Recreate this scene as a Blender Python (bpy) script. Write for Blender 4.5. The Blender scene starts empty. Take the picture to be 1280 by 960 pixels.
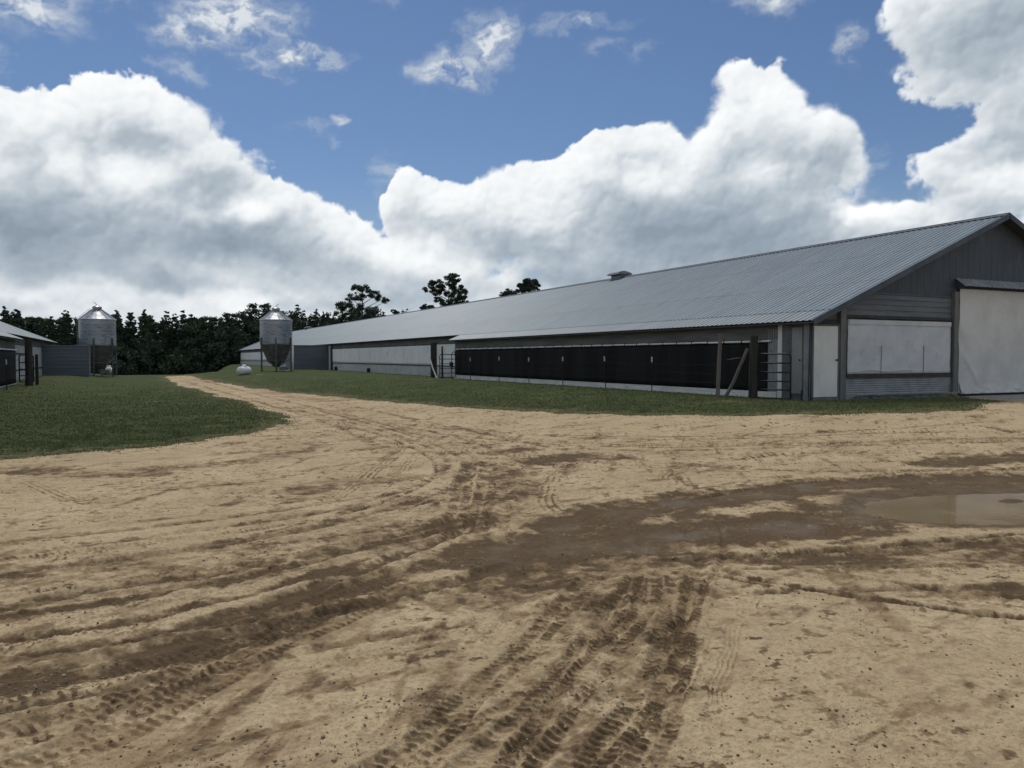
import bpy, bmesh, math, random
import numpy as np
from mathutils import Vector, Matrix
R = math.radians
C = bpy.context.scene.collection
scene = bpy.context.scene

# ---------------------------------------------------------------- camera
HEAD = 25.7                                    # camera heading, degrees clockwise from +Y
cam = bpy.data.cameras.new('camera'); cam_o = bpy.data.objects.new('camera', cam); C.objects.link(cam_o)
cam.sensor_width = 36; cam.lens = 985 / 1280 * 36
cam.clip_start = 0.1; cam.clip_end = 4000
cam_o.location = (0, 0, 1.19)
cam_o.rotation_euler = (R(90) - math.atan(33 / 985), 0, -R(HEAD))
scene.camera = cam_o
scene.render.engine = 'CYCLES'
scene.cycles.max_bounces = 5
scene.view_settings.view_transform = 'Standard'
scene.view_settings.look = 'None'
scene.view_settings.exposure = 0.12
scene.view_settings.gamma = 1

# ---------------------------------------------------------------- sun
SUN_AZ, SUN_EL = 5.0, 58.0                    # azimuth clockwise from +Y
sd = Vector((math.sin(R(SUN_AZ)) * math.cos(R(SUN_EL)), math.cos(R(SUN_AZ)) * math.cos(R(SUN_EL)), math.sin(R(SUN_EL))))
sun = bpy.data.lights.new('sun', 'SUN'); sun.energy = 1.75; sun.angle = R(9); sun.color = (1.0, 0.95, 0.87)
sun_o = bpy.data.objects.new('sun', sun); C.objects.link(sun_o)
sun_o.rotation_euler = sd.to_track_quat('Z', 'Y').to_euler()

# ---------------------------------------------------------------- node helpers
class NT:
    def __init__(s, tree): s.t = tree; s.n = tree.nodes; s.l = tree.links
    def new(s, typ, **kw):
        n = s.n.new(typ)
        for k, v in kw.items(): setattr(n, k, v)
        return n
    def put(s, sock, v):
        if isinstance(v, bpy.types.NodeSocket): s.l.new(v, sock)
        elif v is not None: sock.default_value = v
    def m(s, op, a, b=None, c=None, clamp=False):
        n = s.n.new('ShaderNodeMath'); n.operation = op; n.use_clamp = clamp
        s.put(n.inputs[0], a)
        if b is not None: s.put(n.inputs[1], b)
        if c is not None: s.put(n.inputs[2], c)
        return n.outputs[0]
    def v(s, op, a, b=None, scale=None):
        n = s.n.new('ShaderNodeVectorMath'); n.operation = op
        s.put(n.inputs[0], a)
        if b is not None: s.put(n.inputs[1], b)
        if scale is not None: s.put(n.inputs['Scale'], scale)
        return n.outputs['Value'] if op in ('LENGTH', 'DOT_PRODUCT', 'DISTANCE') else n.outputs['Vector']
    def noise(s, vec, scale, detail=4, rough=.5, dist=0.0, color=False):
        n = s.n.new('ShaderNodeTexNoise'); s.put(n.inputs['Vector'], vec)
        n.inputs['Scale'].default_value = scale; n.inputs['Detail'].default_value = detail
        n.inputs['Roughness'].default_value = rough; n.inputs['Distortion'].default_value = dist
        return n.outputs['Color'] if color else n.outputs['Fac']
    def voro(s, vec, scale, feature='F1', smooth=.5, rnd=1.0):
        n = s.n.new('ShaderNodeTexVoronoi'); n.feature = feature; s.put(n.inputs['Vector'], vec)
        n.inputs['Scale'].default_value = scale; n.inputs['Randomness'].default_value = rnd
        if feature == 'SMOOTH_F1': n.inputs['Smoothness'].default_value = smooth
        return n.outputs['Distance']
    def ss(s, x, a, b):                         # smoothstep
        n = s.n.new('ShaderNodeMapRange'); n.interpolation_type = 'SMOOTHSTEP'
        s.put(n.inputs['Value'], x); s.put(n.inputs['From Min'], a); s.put(n.inputs['From Max'], b)
        return n.outputs['Result']
    def mix(s, f, a, b, blend='MIX'):
        n = s.n.new('ShaderNodeMix'); n.data_type = 'RGBA'; n.blend_type = blend; n.clamp_factor = True
        s.put(n.inputs[0], f); s.put(n.inputs[6], a if isinstance(a, bpy.types.NodeSocket) else (*a[:3], 1)); s.put(n.inputs[7], b if isinstance(b, bpy.types.NodeSocket) else (*b[:3], 1))
        return n.outputs[2]
    def xyz(s, x, y, z=0.0):
        n = s.n.new('ShaderNodeCombineXYZ'); s.put(n.inputs[0], x); s.put(n.inputs[1], y); s.put(n.inputs[2], z)
        return n.outputs[0]

# ---------------------------------------------------------------- sky: Nishita daylight
world = bpy.data.worlds.new('World'); scene.world = world; world.use_nodes = True
W = NT(world.node_tree); W.n.clear()
SKY = 0.069
sky = W.new('ShaderNodeTexSky', sky_type='NISHITA', sun_disc=False, sun_elevation=R(SUN_EL), sun_rotation=R(SUN_AZ), altitude=50)
sky.air_density = 1.0; sky.dust_density = .3; sky.ozone_density = 3.0
bg = W.new('ShaderNodeBackground'); W.put(bg.inputs[0], W.mix(1.0, sky.outputs[0], (.76, .84, .95), 'MULTIPLY')); bg.inputs[1].default_value = SKY
W.l.new(bg.outputs[0], W.new('ShaderNodeOutputWorld').inputs[0])

# ---------------------------------------------------------------- numeric noise shared by sky and ground
_rng = np.random.RandomState(7)
_perm = _rng.permutation(4096).astype(np.int64)
_ang = _rng.rand(4096) * 2 * np.pi
_gx, _gy = np.cos(_ang).astype(np.float32), np.sin(_ang).astype(np.float32)
_fx, _fy = _rng.rand(4096).astype(np.float32), _rng.rand(4096).astype(np.float32)
def _h(i, j): return _perm[(_perm[i & 4095] + j) & 4095]
def perlin(x, y):
    xi = np.floor(x).astype(np.int64); yi = np.floor(y).astype(np.int64)
    fx = (x - xi).astype(np.float32); fy = (y - yi).astype(np.float32)
    u = fx * fx * fx * (fx * (fx * 6 - 15) + 10); v = fy * fy * fy * (fy * (fy * 6 - 15) + 10)
    def g(a, b):
        h = _h(xi + a, yi + b); return _gx[h] * (fx - a) + _gy[h] * (fy - b)
    n0 = g(0, 0) * (1 - u) + g(1, 0) * u; n1 = g(0, 1) * (1 - u) + g(1, 1) * u
    return (n0 * (1 - v) + n1 * v) * 1.4                     # about -1 .. 1
def fbm(x, y, octv=4, rough=.5):
    s = 0; a = 1; t = 0
    for k in range(octv):
        s = s + a * perlin(x * 2 ** k + 17.3 * k, y * 2 ** k - 9.1 * k); t += a; a *= rough
    return s / t
def worley(x, y, k=None):
    """distance to the nearest feature point; smoothed when k is given"""
    xi = np.floor(x).astype(np.int64); yi = np.floor(y).astype(np.int64)
    fx = (x - xi).astype(np.float32); fy = (y - yi).astype(np.float32)
    best = None
    for a in (-1, 0, 1):
        for b in (-1, 0, 1):
            h = _h(xi + a, yi + b)
            d = np.sqrt((a + _fx[h] - fx) ** 2 + (b + _fy[h] - fy) ** 2)
            if k is None: best = d if best is None else np.minimum(best, d)
            else: best = np.exp(-k * d) if best is None else best + np.exp(-k * d)
    return best if k is None else -np.log(best) / k
def sstep(x, a, b):
    t = np.clip((x - a) / (b - a), 0, 1); return t * t * (3 - 2 * t)
def blur(a, n):
    """three box blurs with half width n"""
    for _ in range(3):
        for ax in (0, 1):
            p = np.pad(a, [(n + 1, n) if q == ax else (0, 0) for q in (0, 1)], mode='edge')
            c = np.cumsum(p.astype(np.float64), axis=ax)
            if ax == 0: a = (c[2 * n + 1:] - c[:-2 * n - 1]) / (2 * n + 1)
            else: a = (c[:, 2 * n + 1:] - c[:, :-2 * n - 1]) / (2 * n + 1)
    return a.astype(np.float32)

# (azimuth from the heading, elevation, half width, half height) in degrees of each cloud lobe
LOBES = [(-25.8,14.6,5.4,3.2),(-31,12.0,6.2,4.4),(-23.6,11.4,6.4,4.4),(-34,9.0,7,5.5),(-18.4,9.0,4.4,3.2),(-27,7.4,13,3.6),(-13.8,7.2,4.6,2.8),
         (-43,11,7,7),(-52,7,8,7),
         (17.6,15.6,4.2,3.6),(21.3,13.9,2.4,2.8),(14.2,13.6,3.2,2.6),(8.4,14.2,3.6,2.8),(13,10.8,8,4.2),(4.5,11.0,5.6,3.6),(-3.2,9.6,5.6,3.6),(-7.0,10.9,2.4,2.8),(16.5,8.0,9,3.2),(24,7.4,5,2.4),(19.0,11.8,4.6,3.0),
         (30.6,20.8,5.4,5.2),(34.5,16.6,4.4,4.4),(31.0,11.2,3.8,3.0),(36,13,5,4),(27.4,8.4,3,1.6),(38,9,7,4.4),(44,15,8,8),(33.5,25,6,4),(52,9,9,8),
         (-20,2.2,32,3.2),(12,3.2,32,3.6),(-44,2,14,3),(48,3,20,3.5),(-9,6.0,6,2.4),(4.5,7.2,5,2),(-20,-1,60,3),(20,-1,60,3)]
WISPS = [(-25,25.5,4,1.2,.5),(-9,24.5,3,1.0,.35),(8,21,3,.6,.3),(-22.5,18.6,2.4,.6,.35),(-16,18.8,1.6,.5,.35),(27,17.4,1.2,1.2,.45),(13,24.8,2.6,.6,.4),(-19.0,21.9,4.6,2.0,.95),(-22.0,20.6,3.2,1.2,.75),(-14.4,20.0,3.4,.75,.85),(-17.5,19.6,2.2,1.0,.55),(-4.6,19.6,3.2,1.4,.9),(-1.4,21.8,2.4,1.9,.95),(4.8,22.6,3.4,.6,.5),(-2.6,20.6,2,1.2,.6),(18,23.4,4.0,1.1,.75),(-31.0,20.9,3.6,2.0,.85),(-27,22,2.5,.7,.4),(-33.0,17.4,1.2,1.0,.7),(-12.6,16.4,.9,.6,.6),(-12.1,15.1,.7,.4,.5),(-14.4,15.6,1.9,.7,.35),(22.8,20.0,1.1,1.2,.45),(23.6,11.8,1.4,1.8,.35),(-9,12.8,1.6,1.6,.35)]
GREYS = [(-27.5,7.9,11,1.9,.44),(-33,8.2,7,2.4,.35),(-29.8,13.2,2.2,1.2,.22),(-24.6,13.6,2.6,1.0,.26),(-20.5,11.4,3.0,1.2,.30),(-18.0,8.0,4.6,1.5,.42),(-14.5,9.4,2.2,1.0,.2),(-13,6.0,7,1.3,.22),
         (12.6,9.6,8.0,2.8,.48),(7.5,7.4,8,2.0,.36),(19,8.2,7,2.0,.45),(-1,8.0,5,1.3,.28),(-23.4,5.3,2.8,.8,.42),(21.2,13.2,2.4,2.4,.20),
         (31.4,12.6,3,1.0,.42),(32,19,6.5,3.0,.34),(33,14.5,5,1.5,.25),(8,5.2,8,1.3,.35),(14,6.6,6,1.2,.2),(-4,4.6,5,1.0,.25),(-30,5.6,5,1.0,.3),(-16,3.6,4,.7,.2),(-10,4.0,5,1.0,.25),(3,5.2,4,1.0,.2),(22,6.2,6,1.2,.25),(-34,3.4,4,.7,.2),(2,3,9,.9,.15)]
PUFFS = [(-25.6,11.7,2.6,1.3,.26),(-29.6,12.4,1.8,1.6,.30),(-18.6,10.0,1.9,1.0,.30),(23.6,9.4,1.8,.65,.55),(-5.4,7.4,5,1.7,.30),(11,12.6,4,1.6,.25),(-28,4.2,8,1.0,.08),(-19,3.8,2,.8,.3),(32.5,10.6,3.4,1.2,.35),(2.5,10.4,4,1.6,.2),(17.5,16.5,4.5,2.0,.15)]

def cloud_field(az, el, step):
    """az, el: 2-D grids in degrees (rows = elevation, rising) -> alpha, shade 0..1"""
    wx, wy = fbm(az * .13, el * .13 + 5, 4) * 1.0, fbm(az * .13 + 31, el * .13, 4) * 1.0
    qx, qy = az + wx * 2.6, el + wy * 1.7
    D = np.full(az.shape, -1.5, np.float32)
    for (a, e, rx, ry) in LOBES:
        d = 1 - np.hypot((qx - a) / rx, (qy - e) / ry)
        k = .16; h = np.clip(.5 + .5 * (d - D) / k, 0, 1)
        D = D * (1 - h) + d * h + k * h * (1 - h)
    sx, sy = az + fbm(az * .45, el * .45, 4) * 1.3, (el + fbm(az * .45 + 9, el * .45, 4) * 1.0) * 1.1
    def puff(s, ox): 
        w = worley(sx * s + ox, sy * s + ox * 1.7, 12.); return np.sqrt(np.clip(1.02 - np.clip(w, 0, 1) ** 2 * 1.35, 0.04, 1)) - .80
    p1, p2, p3, p4 = puff(.27, 1.3), puff(.62, 4.1), puff(1.35, 8.8), puff(3.0, 3.3)
    fz = fbm(az * 1.0, el * 1.2, 7, .58)
    low = sstep(el, 9.0, 5.5)                        # the distant bank near the horizon is smoother
    B = .75 * p1 + .40 * p2 + .20 * p3 + .09 * p4 + (.10 + .20 * sstep(fbm(az * .09 + 8, el * .12, 2), -.1, .4)) * fz - .10
    H = np.where(D > 0, D * 2.0, D * 1.25) + .12 + B * (1 - .35 * low)
    # crisp towards the lit crowns, fuzzy below and to the sides
    soft = .17 + .34 * sstep(fbm(az * .11 + 3, el * .16, 3), -.1, .45) + .16 * low
    a = sstep(H, .03, .03 + soft)
    # relief lit from above and a little from the left
    hh = np.sqrt(np.clip(D + .25, 0, 1.2)) * 1.6 + .60 * p1 + .42 * p2 + .26 * p3 + .12 * p4 + .20 * fz
    gy, gx = np.gradient(blur(hh, 1), step)
    r1 = -gy * .62 + gx * .40
    bb = blur(hh, 9); gy2, gx2 = np.gradient(bb, step)
    r2 = -gy2 * 1.2 + gx2 * .45
    rel = np.tanh(r1 * 1.2) * .20 + np.tanh(r2 * 1.2) * .26
    n = max(1, int(1.6 / step)); up = np.zeros_like(H); up[:-n] = np.clip(H[n:], 0, 1.2); up[-n:] = up[-n - 1]
    L = .85 + (1 - .55 * low) * (.24 * p1 + .17 * p2 + .08 * p3) + .12 * fz + rel * (1 - .55 * low) - .17 * np.clip(up, 0, 1)
    wgx, wgy = az + fbm(az * .3 + 2, el * .3, 4) * 2.4, el + fbm(az * .3, el * .3 + 8, 4) * 1.5
    base = np.zeros_like(H)
    for (ca, ce, rx, ry, s) in GREYS:
        b = sstep(np.hypot((wgx - ca) / rx, (wgy - ce) / ry), 1.4, .2) * s
        base = base + b - base * b * .8
    L = L - base * (1 + .15 * p2)
    for (ca, ce, rx, ry, s) in PUFFS:
        L = L + s * sstep(np.hypot((az + fbm(az*.6,el*.6,3)*1.0 - ca) / rx, (el + fbm(az*.6+7,el*.6,3)*.6 - ce) / ry), 1.3, .3)
    L = L + (1 - sstep(H, .0, .35)) * .10 * (1 - base)
    L = L + .02 * low
    L = np.where(L > .62, .62 + .40 * np.tanh((L - .62) / .46), L)
    # thin wisps
    px, py = az + fbm(az * .3, el * .45 + 4, 5, .6) * 2.6, el + fbm(az * .3 + 6, el * .45, 5, .6) * 1.5
    wis = np.zeros_like(H)
    for (ca, ce, rx, ry, s) in WISPS:
        wis = np.maximum(wis, sstep(np.hypot((px - ca) / rx, (py - ce) / ry), 1.25, .1) * s)
    wn = sstep(fbm(px * .55, py * .95, 5, .55) , -.50, .35)
    wis = np.clip(wis * wn * 1.25, 0, .93)
    # pale air low down, between the clouds
    air = .50 * sstep(el, 13, 1.5)
    back = 1 - (1 - wis) * (1 - air)
    alpha = 1 - (1 - a) * (1 - back)
    shade_back = np.where(wis > .02, .80 * wis + .50 * (1 - wis), .50)
    shade = (np.clip(L, 0, 1) * a + shade_back * (1 - a) * back) / np.maximum(a + (1 - a) * back, 1e-4)
    return alpha, np.clip(shade, 0, 1)
CR_P = [0, .2, .45, .7, .88, 1.0]
CR_C = np.array([(.25,.305,.37),(.31,.37,.435),(.42,.48,.535),(.60,.645,.685),(.79,.82,.84),(.95,.955,.955)])
def cloud_colour(s): return np.stack([np.interp(s, CR_P, CR_C[:, i]) for i in range(3)], -1)

def attr_mesh(name, co, faces4, cols, attr='tone'):
    """big quad mesh straight from arrays, with one RGBA attribute per vertex"""
    me = bpy.data.meshes.new(name); nv, nf = len(co), len(faces4)
    me.vertices.add(nv); me.vertices.foreach_set('co', np.ascontiguousarray(co, np.float32).ravel())
    me.loops.add(nf * 4); me.loops.foreach_set('vertex_index', np.ascontiguousarray(faces4, np.int32).ravel())
    me.polygons.add(nf); me.polygons.foreach_set('loop_start', np.arange(0, nf * 4, 4, dtype=np.int32))
    me.update(calc_edges=True)
    me.polygons.foreach_set('use_smooth', np.ones(nf, bool))
    if cols is not None:
        at = me.attributes.new(attr, 'FLOAT_COLOR', 'POINT'); at.data.foreach_set('color', np.ascontiguousarray(cols, np.float32).ravel())
    return me
def grid_faces(nr, nc):
    i = np.arange(nr * nc).reshape(nr, nc)
    return np.stack([i[:-1, :-1], i[:-1, 1:], i[1:, 1:], i[1:, :-1]], -1).reshape(-1, 4)

def build_clouds():
    parts, off = [], 0
    RAD = 3000.0
    def add(A, E, al, sh):
        nonlocal off
        az, el = np.radians(A + HEAD), np.radians(E)
        co = np.stack([np.sin(az) * np.cos(el), np.cos(az) * np.cos(el), np.sin(el)], -1).reshape(-1, 3) * RAD
        col = np.concatenate([cloud_colour(sh), al[..., None]], -1).reshape(-1, 4)
        f = grid_faces(*A.shape)
        keep = col[:, 3][f].max(1) > .004
        parts.append((co, f[keep] + off, col)); off += len(co)
    st = .075
    A, E = np.meshgrid(np.arange(-48, 48.01, st), np.arange(-2, 34.01, st)); al, sh = cloud_field(A.astype(np.float32), E.astype(np.float32), st)
    add(A, E, al, sh)
    # the rest of the sky, seen only as light and in reflections
    for A, E in (np.meshgrid(np.arange(48, 312.1, 1.5), np.arange(-2, 34.1, 1.5)), np.meshgrid(np.arange(0, 360.1, 2.0), np.arange(34, 84.1, 2.0))):
        dx, dy = np.cos(np.radians(E)) * np.sin(np.radians(A)) * 3, np.cos(np.radians(E)) * np.cos(np.radians(A)) * 3
        n = fbm(dx * 1.3 + 3, dy * 1.3 + E * .05, 4)
        al = np.maximum(sstep(n, -.12, .12), sstep(E, 14, 5))
        el, azr = np.radians(E), np.radians(A + HEAD)
        cs = np.sin(el) * sd.z + np.cos(el) * (np.sin(azr) * sd.x + np.cos(azr) * sd.y)
        al = al * sstep(np.degrees(np.arccos(np.clip(cs, -1, 1))), 15, 24)      # the gap the sun shines through
        add(A, E, al, .72 + .25 * fbm(dx * 3, dy * 3, 3))
    co = np.concatenate([p[0] for p in parts]); f = np.concatenate([p[1] for p in parts]); col = np.concatenate([p[2] for p in parts])
    used = np.zeros(len(co), bool); used[f.ravel()] = True
    idx = np.cumsum(used) - 1
    me = attr_mesh('sky', co[used], idx[f], col[used])
    m = bpy.data.materials.new('clouds'); m.use_nodes = True; T = NT(m.node_tree); T.n.clear()
    at = T.new('ShaderNodeAttribute', attribute_name='tone')
    em = T.new('ShaderNodeEmission'); T.put(em.inputs[0], at.outputs['Color'])
    tr = T.new('ShaderNodeBsdfTransparent'); mx = T.new('ShaderNodeMixShader')
    T.put(mx.inputs[0], at.outputs['Alpha']); T.l.new(tr.outputs[0], mx.inputs[1]); T.l.new(em.outputs[0], mx.inputs[2])
    T.l.new(mx.outputs[0], T.new('ShaderNodeOutputMaterial').inputs[0])
    m.cycles.emission_sampling = 'NONE'
    me.materials.append(m)
    o = bpy.data.objects.new('sky', me); C.objects.link(o); o['kind'] = 'structure'
build_clouds()

# ================================================================ terrain
def ground(x, y):
    """height of the lie of the land"""
    k = sstep(y, 15, 60)
    x0, x1 = 7 - 3.2 * k, 16 - 7.2 * k
    z = -.40 + .335 * sstep(x, x0, x1) * sstep(y, 3, 14) + .26 * sstep(-x, 1.5, 4.5) * sstep(y, 6, 20)
    pad = sstep(x, 8, 21)
    z = z - 4.0 * sstep(y, 74 + 100 * pad, 164 + 100 * pad)
    return z
def gz(x, y): return float(ground(np.float64(x), np.float64(y)))

LAWN_R = [(4.37,200),(4.37,64.98),(4.5,55),(5.26,45.12),(6.02,36.82),(7.14,30.68),(8.16,25.73),(9.26,21.43),(10.17,18.2),(11.27,15.9),(12.92,13.9),(14.34,12.9),(16.57,12.2),(18.73,12.3),(21.1,13.3),(22.6,14.2),(23.0,15.4),(24.0,16.3),(24.0,17.5),(40,17.5),(60,10),(900,10),(900,1500),(4.37,1500)]
LAWN_L = [(2.51,71.32),(2.61,48.44),(3.3,37.03),(3.68,29.28),(3.92,24.04),(3.83,21.95),(3.25,19.36),(2.51,17.46),(1.42,16.01),(0.41,15.17),(-0.81,14.7),(-1.34,14.3),(-2.4,13.7),(-5,12.4),(-12,11),(-40,10),(-900,10),(-900,1500),(4.4,1500),(4.4,76),(2.51,73)]
def poly_sd(x, y, poly):
    """signed distance to a polygon, positive inside"""
    best = np.full(x.shape, 1e9); ins = np.zeros(x.shape, bool)
    n = len(poly)
    for i in range(n):
        (ax, ay), (bx, by) = poly[i], poly[(i + 1) % n]
        dx, dy = bx - ax, by - ay
        t = np.clip(((x - ax) * dx + (y - ay) * dy) / (dx * dx + dy * dy), 0, 1)
        best = np.minimum(best, np.hypot(x - ax - t * dx, y - ay - t * dy))
        c = ((ay > y) != (by > y))
        if by != ay: ins ^= c & (x < dx * (y - ay) / (by - ay) + ax)
    return np.where(ins, best, -best)
def lawn_sd(x, y):
    j = fbm(x * .8, y * .8, 6, .68) * .62 + fbm(x * .17, y * .17, 2) * .5
    return np.maximum(poly_sd(x, y, LAWN_R), poly_sd(x, y, LAWN_L)) + j - .05

def smooth_line(pts, n=14):
    p = np.array(pts, float); p = np.vstack([2 * p[0] - p[1], p, 2 * p[-1] - p[-2]]); out = []
    for i in range(1, len(p) - 2):
        t = np.linspace(0, 1, n, endpoint=False)[:, None]
        out.append(.5 * (2 * p[i] + (p[i + 1] - p[i - 1]) * t + (2 * p[i - 1] - 5 * p[i] + 4 * p[i + 1] - p[i + 2]) * t ** 2 + (-p[i - 1] + 3 * p[i] - 3 * p[i + 1] + p[i + 2]) * t ** 3))
    return np.vstack(out + [p[-2][None]])
def line_coords(x, y, line, reach=9.0):
    """signed offset d and arc length s along a polyline; x, y sorted by range from the origin"""
    best = np.full(x.shape, 1e3); sd_ = np.full(x.shape, 1e3); ss_ = np.zeros(x.shape); acc = 0; r = np.hypot(x, y)
    for (ax, ay), (bx, by) in zip(line[:-1], line[1:]):
        dx, dy = bx - ax, by - ay; L = math.hypot(dx, dy)
        if L < 1e-6: continue
        rm = math.hypot((ax + bx) / 2, (ay + by) / 2); i0, i1 = np.searchsorted(r, (rm - L / 2 - reach, rm + L / 2 + reach))
        xs, ys = x[i0:i1], y[i0:i1]
        k = np.nonzero((xs > min(ax, bx) - reach) & (xs < max(ax, bx) + reach) & (ys > min(ay, by) - reach) & (ys < max(ay, by) + reach))[0]
        if len(k):
            xs, ys = xs[k], ys[k]; k = k + i0
            t = ((xs - ax) * dx + (ys - ay) * dy) / L / L; tc = np.clip(t, 0, 1)
            d = np.hypot(xs - ax - tc * dx, ys - ay - tc * dy); cr = ((xs - ax) * dy - (ys - ay) * dx) / L
            m = d < best[k]; km = k[m]
            best[km] = d[m]; sd_[km] = (np.sign(cr) * d)[m]; ss_[km] = (acc + tc * L)[m]
        acc += L
    return sd_, ss_, acc

# tyre tracks and mud left by the traffic, in metres on the ground: (kind, width, strength, points)
def ext(p, k=1.0):
    """run the first point of a track on, past the foot of the picture"""
    (ax, ay), (bx, by) = p[0], p[1]; L = math.hypot(bx - ax, by - ay); return [(ax - (bx - ax) / L * k, ay - (by - ay) / L * k)] + p
TRACKS = [
 ('lug', .20, .9, ext([(0.86,2.92),(1.06,3.03),(1.42,3.38),(1.78,3.69),(2.27,4.16),(3.02,4.87),(3.39,5.06)])),
 ('lug', .17, 1., ext([(1.16,2.77),(1.43,2.97),(2.26,3.72),(2.86,4.31),(3.53,4.99)])),
 ('lug', .20, 1., ext([(1.34,2.72),(1.6,2.97),(1.97,3.31),(2.43,3.7),(2.91,4.11),(3.52,4.87)])),
 ('lug', .20, 1., ext([(1.57,2.61),(2.09,2.95),(2.53,3.39),(2.93,3.84),(3.69,4.79)])),
 ('lug', .18, .9, ext([(1.78,2.51),(2.35,3.08),(3.01,3.8),(3.85,4.71)])),
 ('fine', .14, .6, [(1.9,2.63),(2.4,3.05),(3.14,3.74)]), ('fine', .16, .7, [(3.22,3.47),(3.9,4.22)]), ('fine', .10, .6, [(2.1,2.5),(2.7,3.1),(3.4,3.8)]),
 ('smear', .17, .5, [(1.2,4.2),(1.58,4.11),(1.96,4.08),(2.45,3.99),(3.29,4.11),(3.95,4.19)]),
 ('rut', .12, 1., [(3.95,4.79),(3.97,4.29),(4.16,3.89),(4.43,3.47),(4.71,3.07),(4.85,2.92),(5.4,2.3)]),
 ('rut', .09, .8, [(4.3,4.9),(4.5,4.3),(4.8,3.8),(5.2,3.3),(5.7,2.7)]), ('rut', .06, .7, [(3.6,4.8),(3.8,4.4),(4.0,4.0),(4.3,3.6)]),
 ('lug', .26, .8, ext([(-0.51,3.79),(-0.23,3.9),(0.1,4.16),(0.42,4.41),(0.94,4.97),(1.52,5.36)], 2)),
 ('lug', .26, .8, ext([(-0.47,3.47),(-0.28,3.57),(0.05,3.8),(0.48,4.26),(0.82,4.56),(1.22,4.84),(1.9,5.3)], 2)),
 ('rut', .20, .9, ext([(-0.66,4.93),(-0.09,4.91),(0.48,5.1),(1.16,5.53),(1.91,6.04),(2.97,6.88)], 3)),
 ('rut', .20, 1., ext([(-0.61,4.56),(-0.27,4.62),(0.32,4.72),(1.1,4.9),(2.0,5.15),(2.9,5.6)], 3)),
 ('fine', .30, .8, ext([(-0.59,5.08),(-0.1,5.65),(0.71,6.48),(1.48,7.03)], 1)), ('fine', .28, .6, [(-0.31,4.64),(0.13,5.36),(0.89,6.26),(1.6,6.9)]),
 ('fine', .25, .6, ext([(-0.86,6.51),(-0.11,6.88),(0.8,7.02),(2.46,7.79),(3.6,8.9)], 3)), ('rut', .22, .8, ext([(-0.78,5.89),(-0.23,6.09),(0.71,6.23),(1.73,6.58),(3.21,7.43)], 3)),
 ('fine', .30, .9, [(-1.3,12.0),(-1.17,11.53),(-0.63,10.03),(-0.27,9.74),(-0.07,10.04)]),
 ('fine', .28, .9, [(1.9,8.6),(2.72,10.16),(4.11,12.97),(4.6,14.5)]), ('fine', .28, .8, [(2.6,9.1),(3.33,10.52),(4.35,12.61)]),
 ('fine', .26, 1., [(3.0,19),(3.98,16.76),(4.48,13.21),(5.04,11.67),(5.53,10.38),(5.94,9.27)]), ('fine', .22, .8, [(4.5,17),(4.95,13.4),(5.5,11.9),(6.2,10.3),(7.0,9.0)]),
 ('lug', .26, 1., [(2.4,6.3),(3.0,7.53),(3.86,9.47),(4.73,11.27)]), ('lug', .26, 1., [(2.7,6.4),(3.21,7.43),(4.13,9.34),(4.96,11.16)]), ('lug', .26, .9, [(2.9,6.4),(3.39,7.34),(4.35,9.23),(5.24,11.02)]),
 ('fine', .30, 1., [(6.2,8.2),(6.65,8.76),(7.67,9.32),(8.96,9.53),(10.18,9.2),(11.32,8.35),(12.6,7.4)]),
 ('fine', .30, .8, [(6.6,10.3),(7.97,11.17),(9.19,11.17),(10.35,10.24),(10.48,9.32),(10.03,8.32)]),
 ('fine', .32, .9, [(3.81,6.91),(3.95,7.2),(4.14,7.73),(4.9,8.97),(6.09,10.4),(7.03,10.72)]),
 ('fine', .25, .7, [(8.5,12.2),(11,11.3),(13.5,10.1),(16,9.2),(20,8.8)]), ('fine', .25, .6, [(7.5,11.9),(10,10.9),(12.8,9.6),(15.6,8.3)]), ('rut', .2, .5, [(5,20),(6.8,15.5),(9.4,12.4),(12.5,10.8),(17,10.4)]),
 ('rut', .3, .45, [(4.3,60),(4.7,41),(5.0,30),(5.4,20),(5.2,14)]), ('rut', .3, .45, [(2.9,60),(3.3,50),(3.7,40),(4.0,30),(4.3,20),(3.9,13)]),
 ('fine', .3, .5, [(-6,9.5),(-3,9.0),(0,8.9),(3,9.8)]), ('rut', .2, .5, [(-5,7.6),(-2,7.9),(0.4,8.1),(2.6,8.9)]), ('fine', .3, .5, [(-6,10.8),(-3,10.2),(0,10.3),(3.5,12)]),
]
_tr = random.Random(12)
_fam = [[(-3.5,4.2),(-0.61,4.9),(1.1,5.5),(2.9,6.9),(4.6,9.6)], [(-3.5,5.6),(-0.78,5.9),(1.0,6.3),(3.2,7.6),(4.8,10.5),(5.4,15)], [(-4,7.2),(-0.8,7.4),(2,8.3),(4.2,11),(4.9,16),(4.6,26)],
        [(14,5.4),(10,7.4),(7,9.2),(5.6,12),(5.2,17),(4.8,28)], [(16,8.0),(12,9.6),(8.5,11.4),(6.2,14.5),(5.2,21)], [(0.6,2.6),(1.6,3.5),(2.6,4.5),(3.8,6.2),(4.8,8.8)], [(9.5,2.2),(7.5,3.4),(5.6,4.2),(3.8,4.9),(1.8,5.2),(-1,5.0)]]
for _i in range(46):
    _b = _tr.choice(_fam); _ox, _oy, _q = _tr.uniform(-.9, .9), _tr.uniform(-.9, .9), _tr.uniform(-.25, .25)
    TRACKS.append((_tr.choice(('fine', 'fine', 'rut', 'lug')), _tr.choice((.08, .14, .2, .26)), _tr.uniform(.25, .60), [(px + _ox + _q * i, py + _oy - _q * i * .6) for i, (px, py) in enumerate(_b)]))
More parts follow.
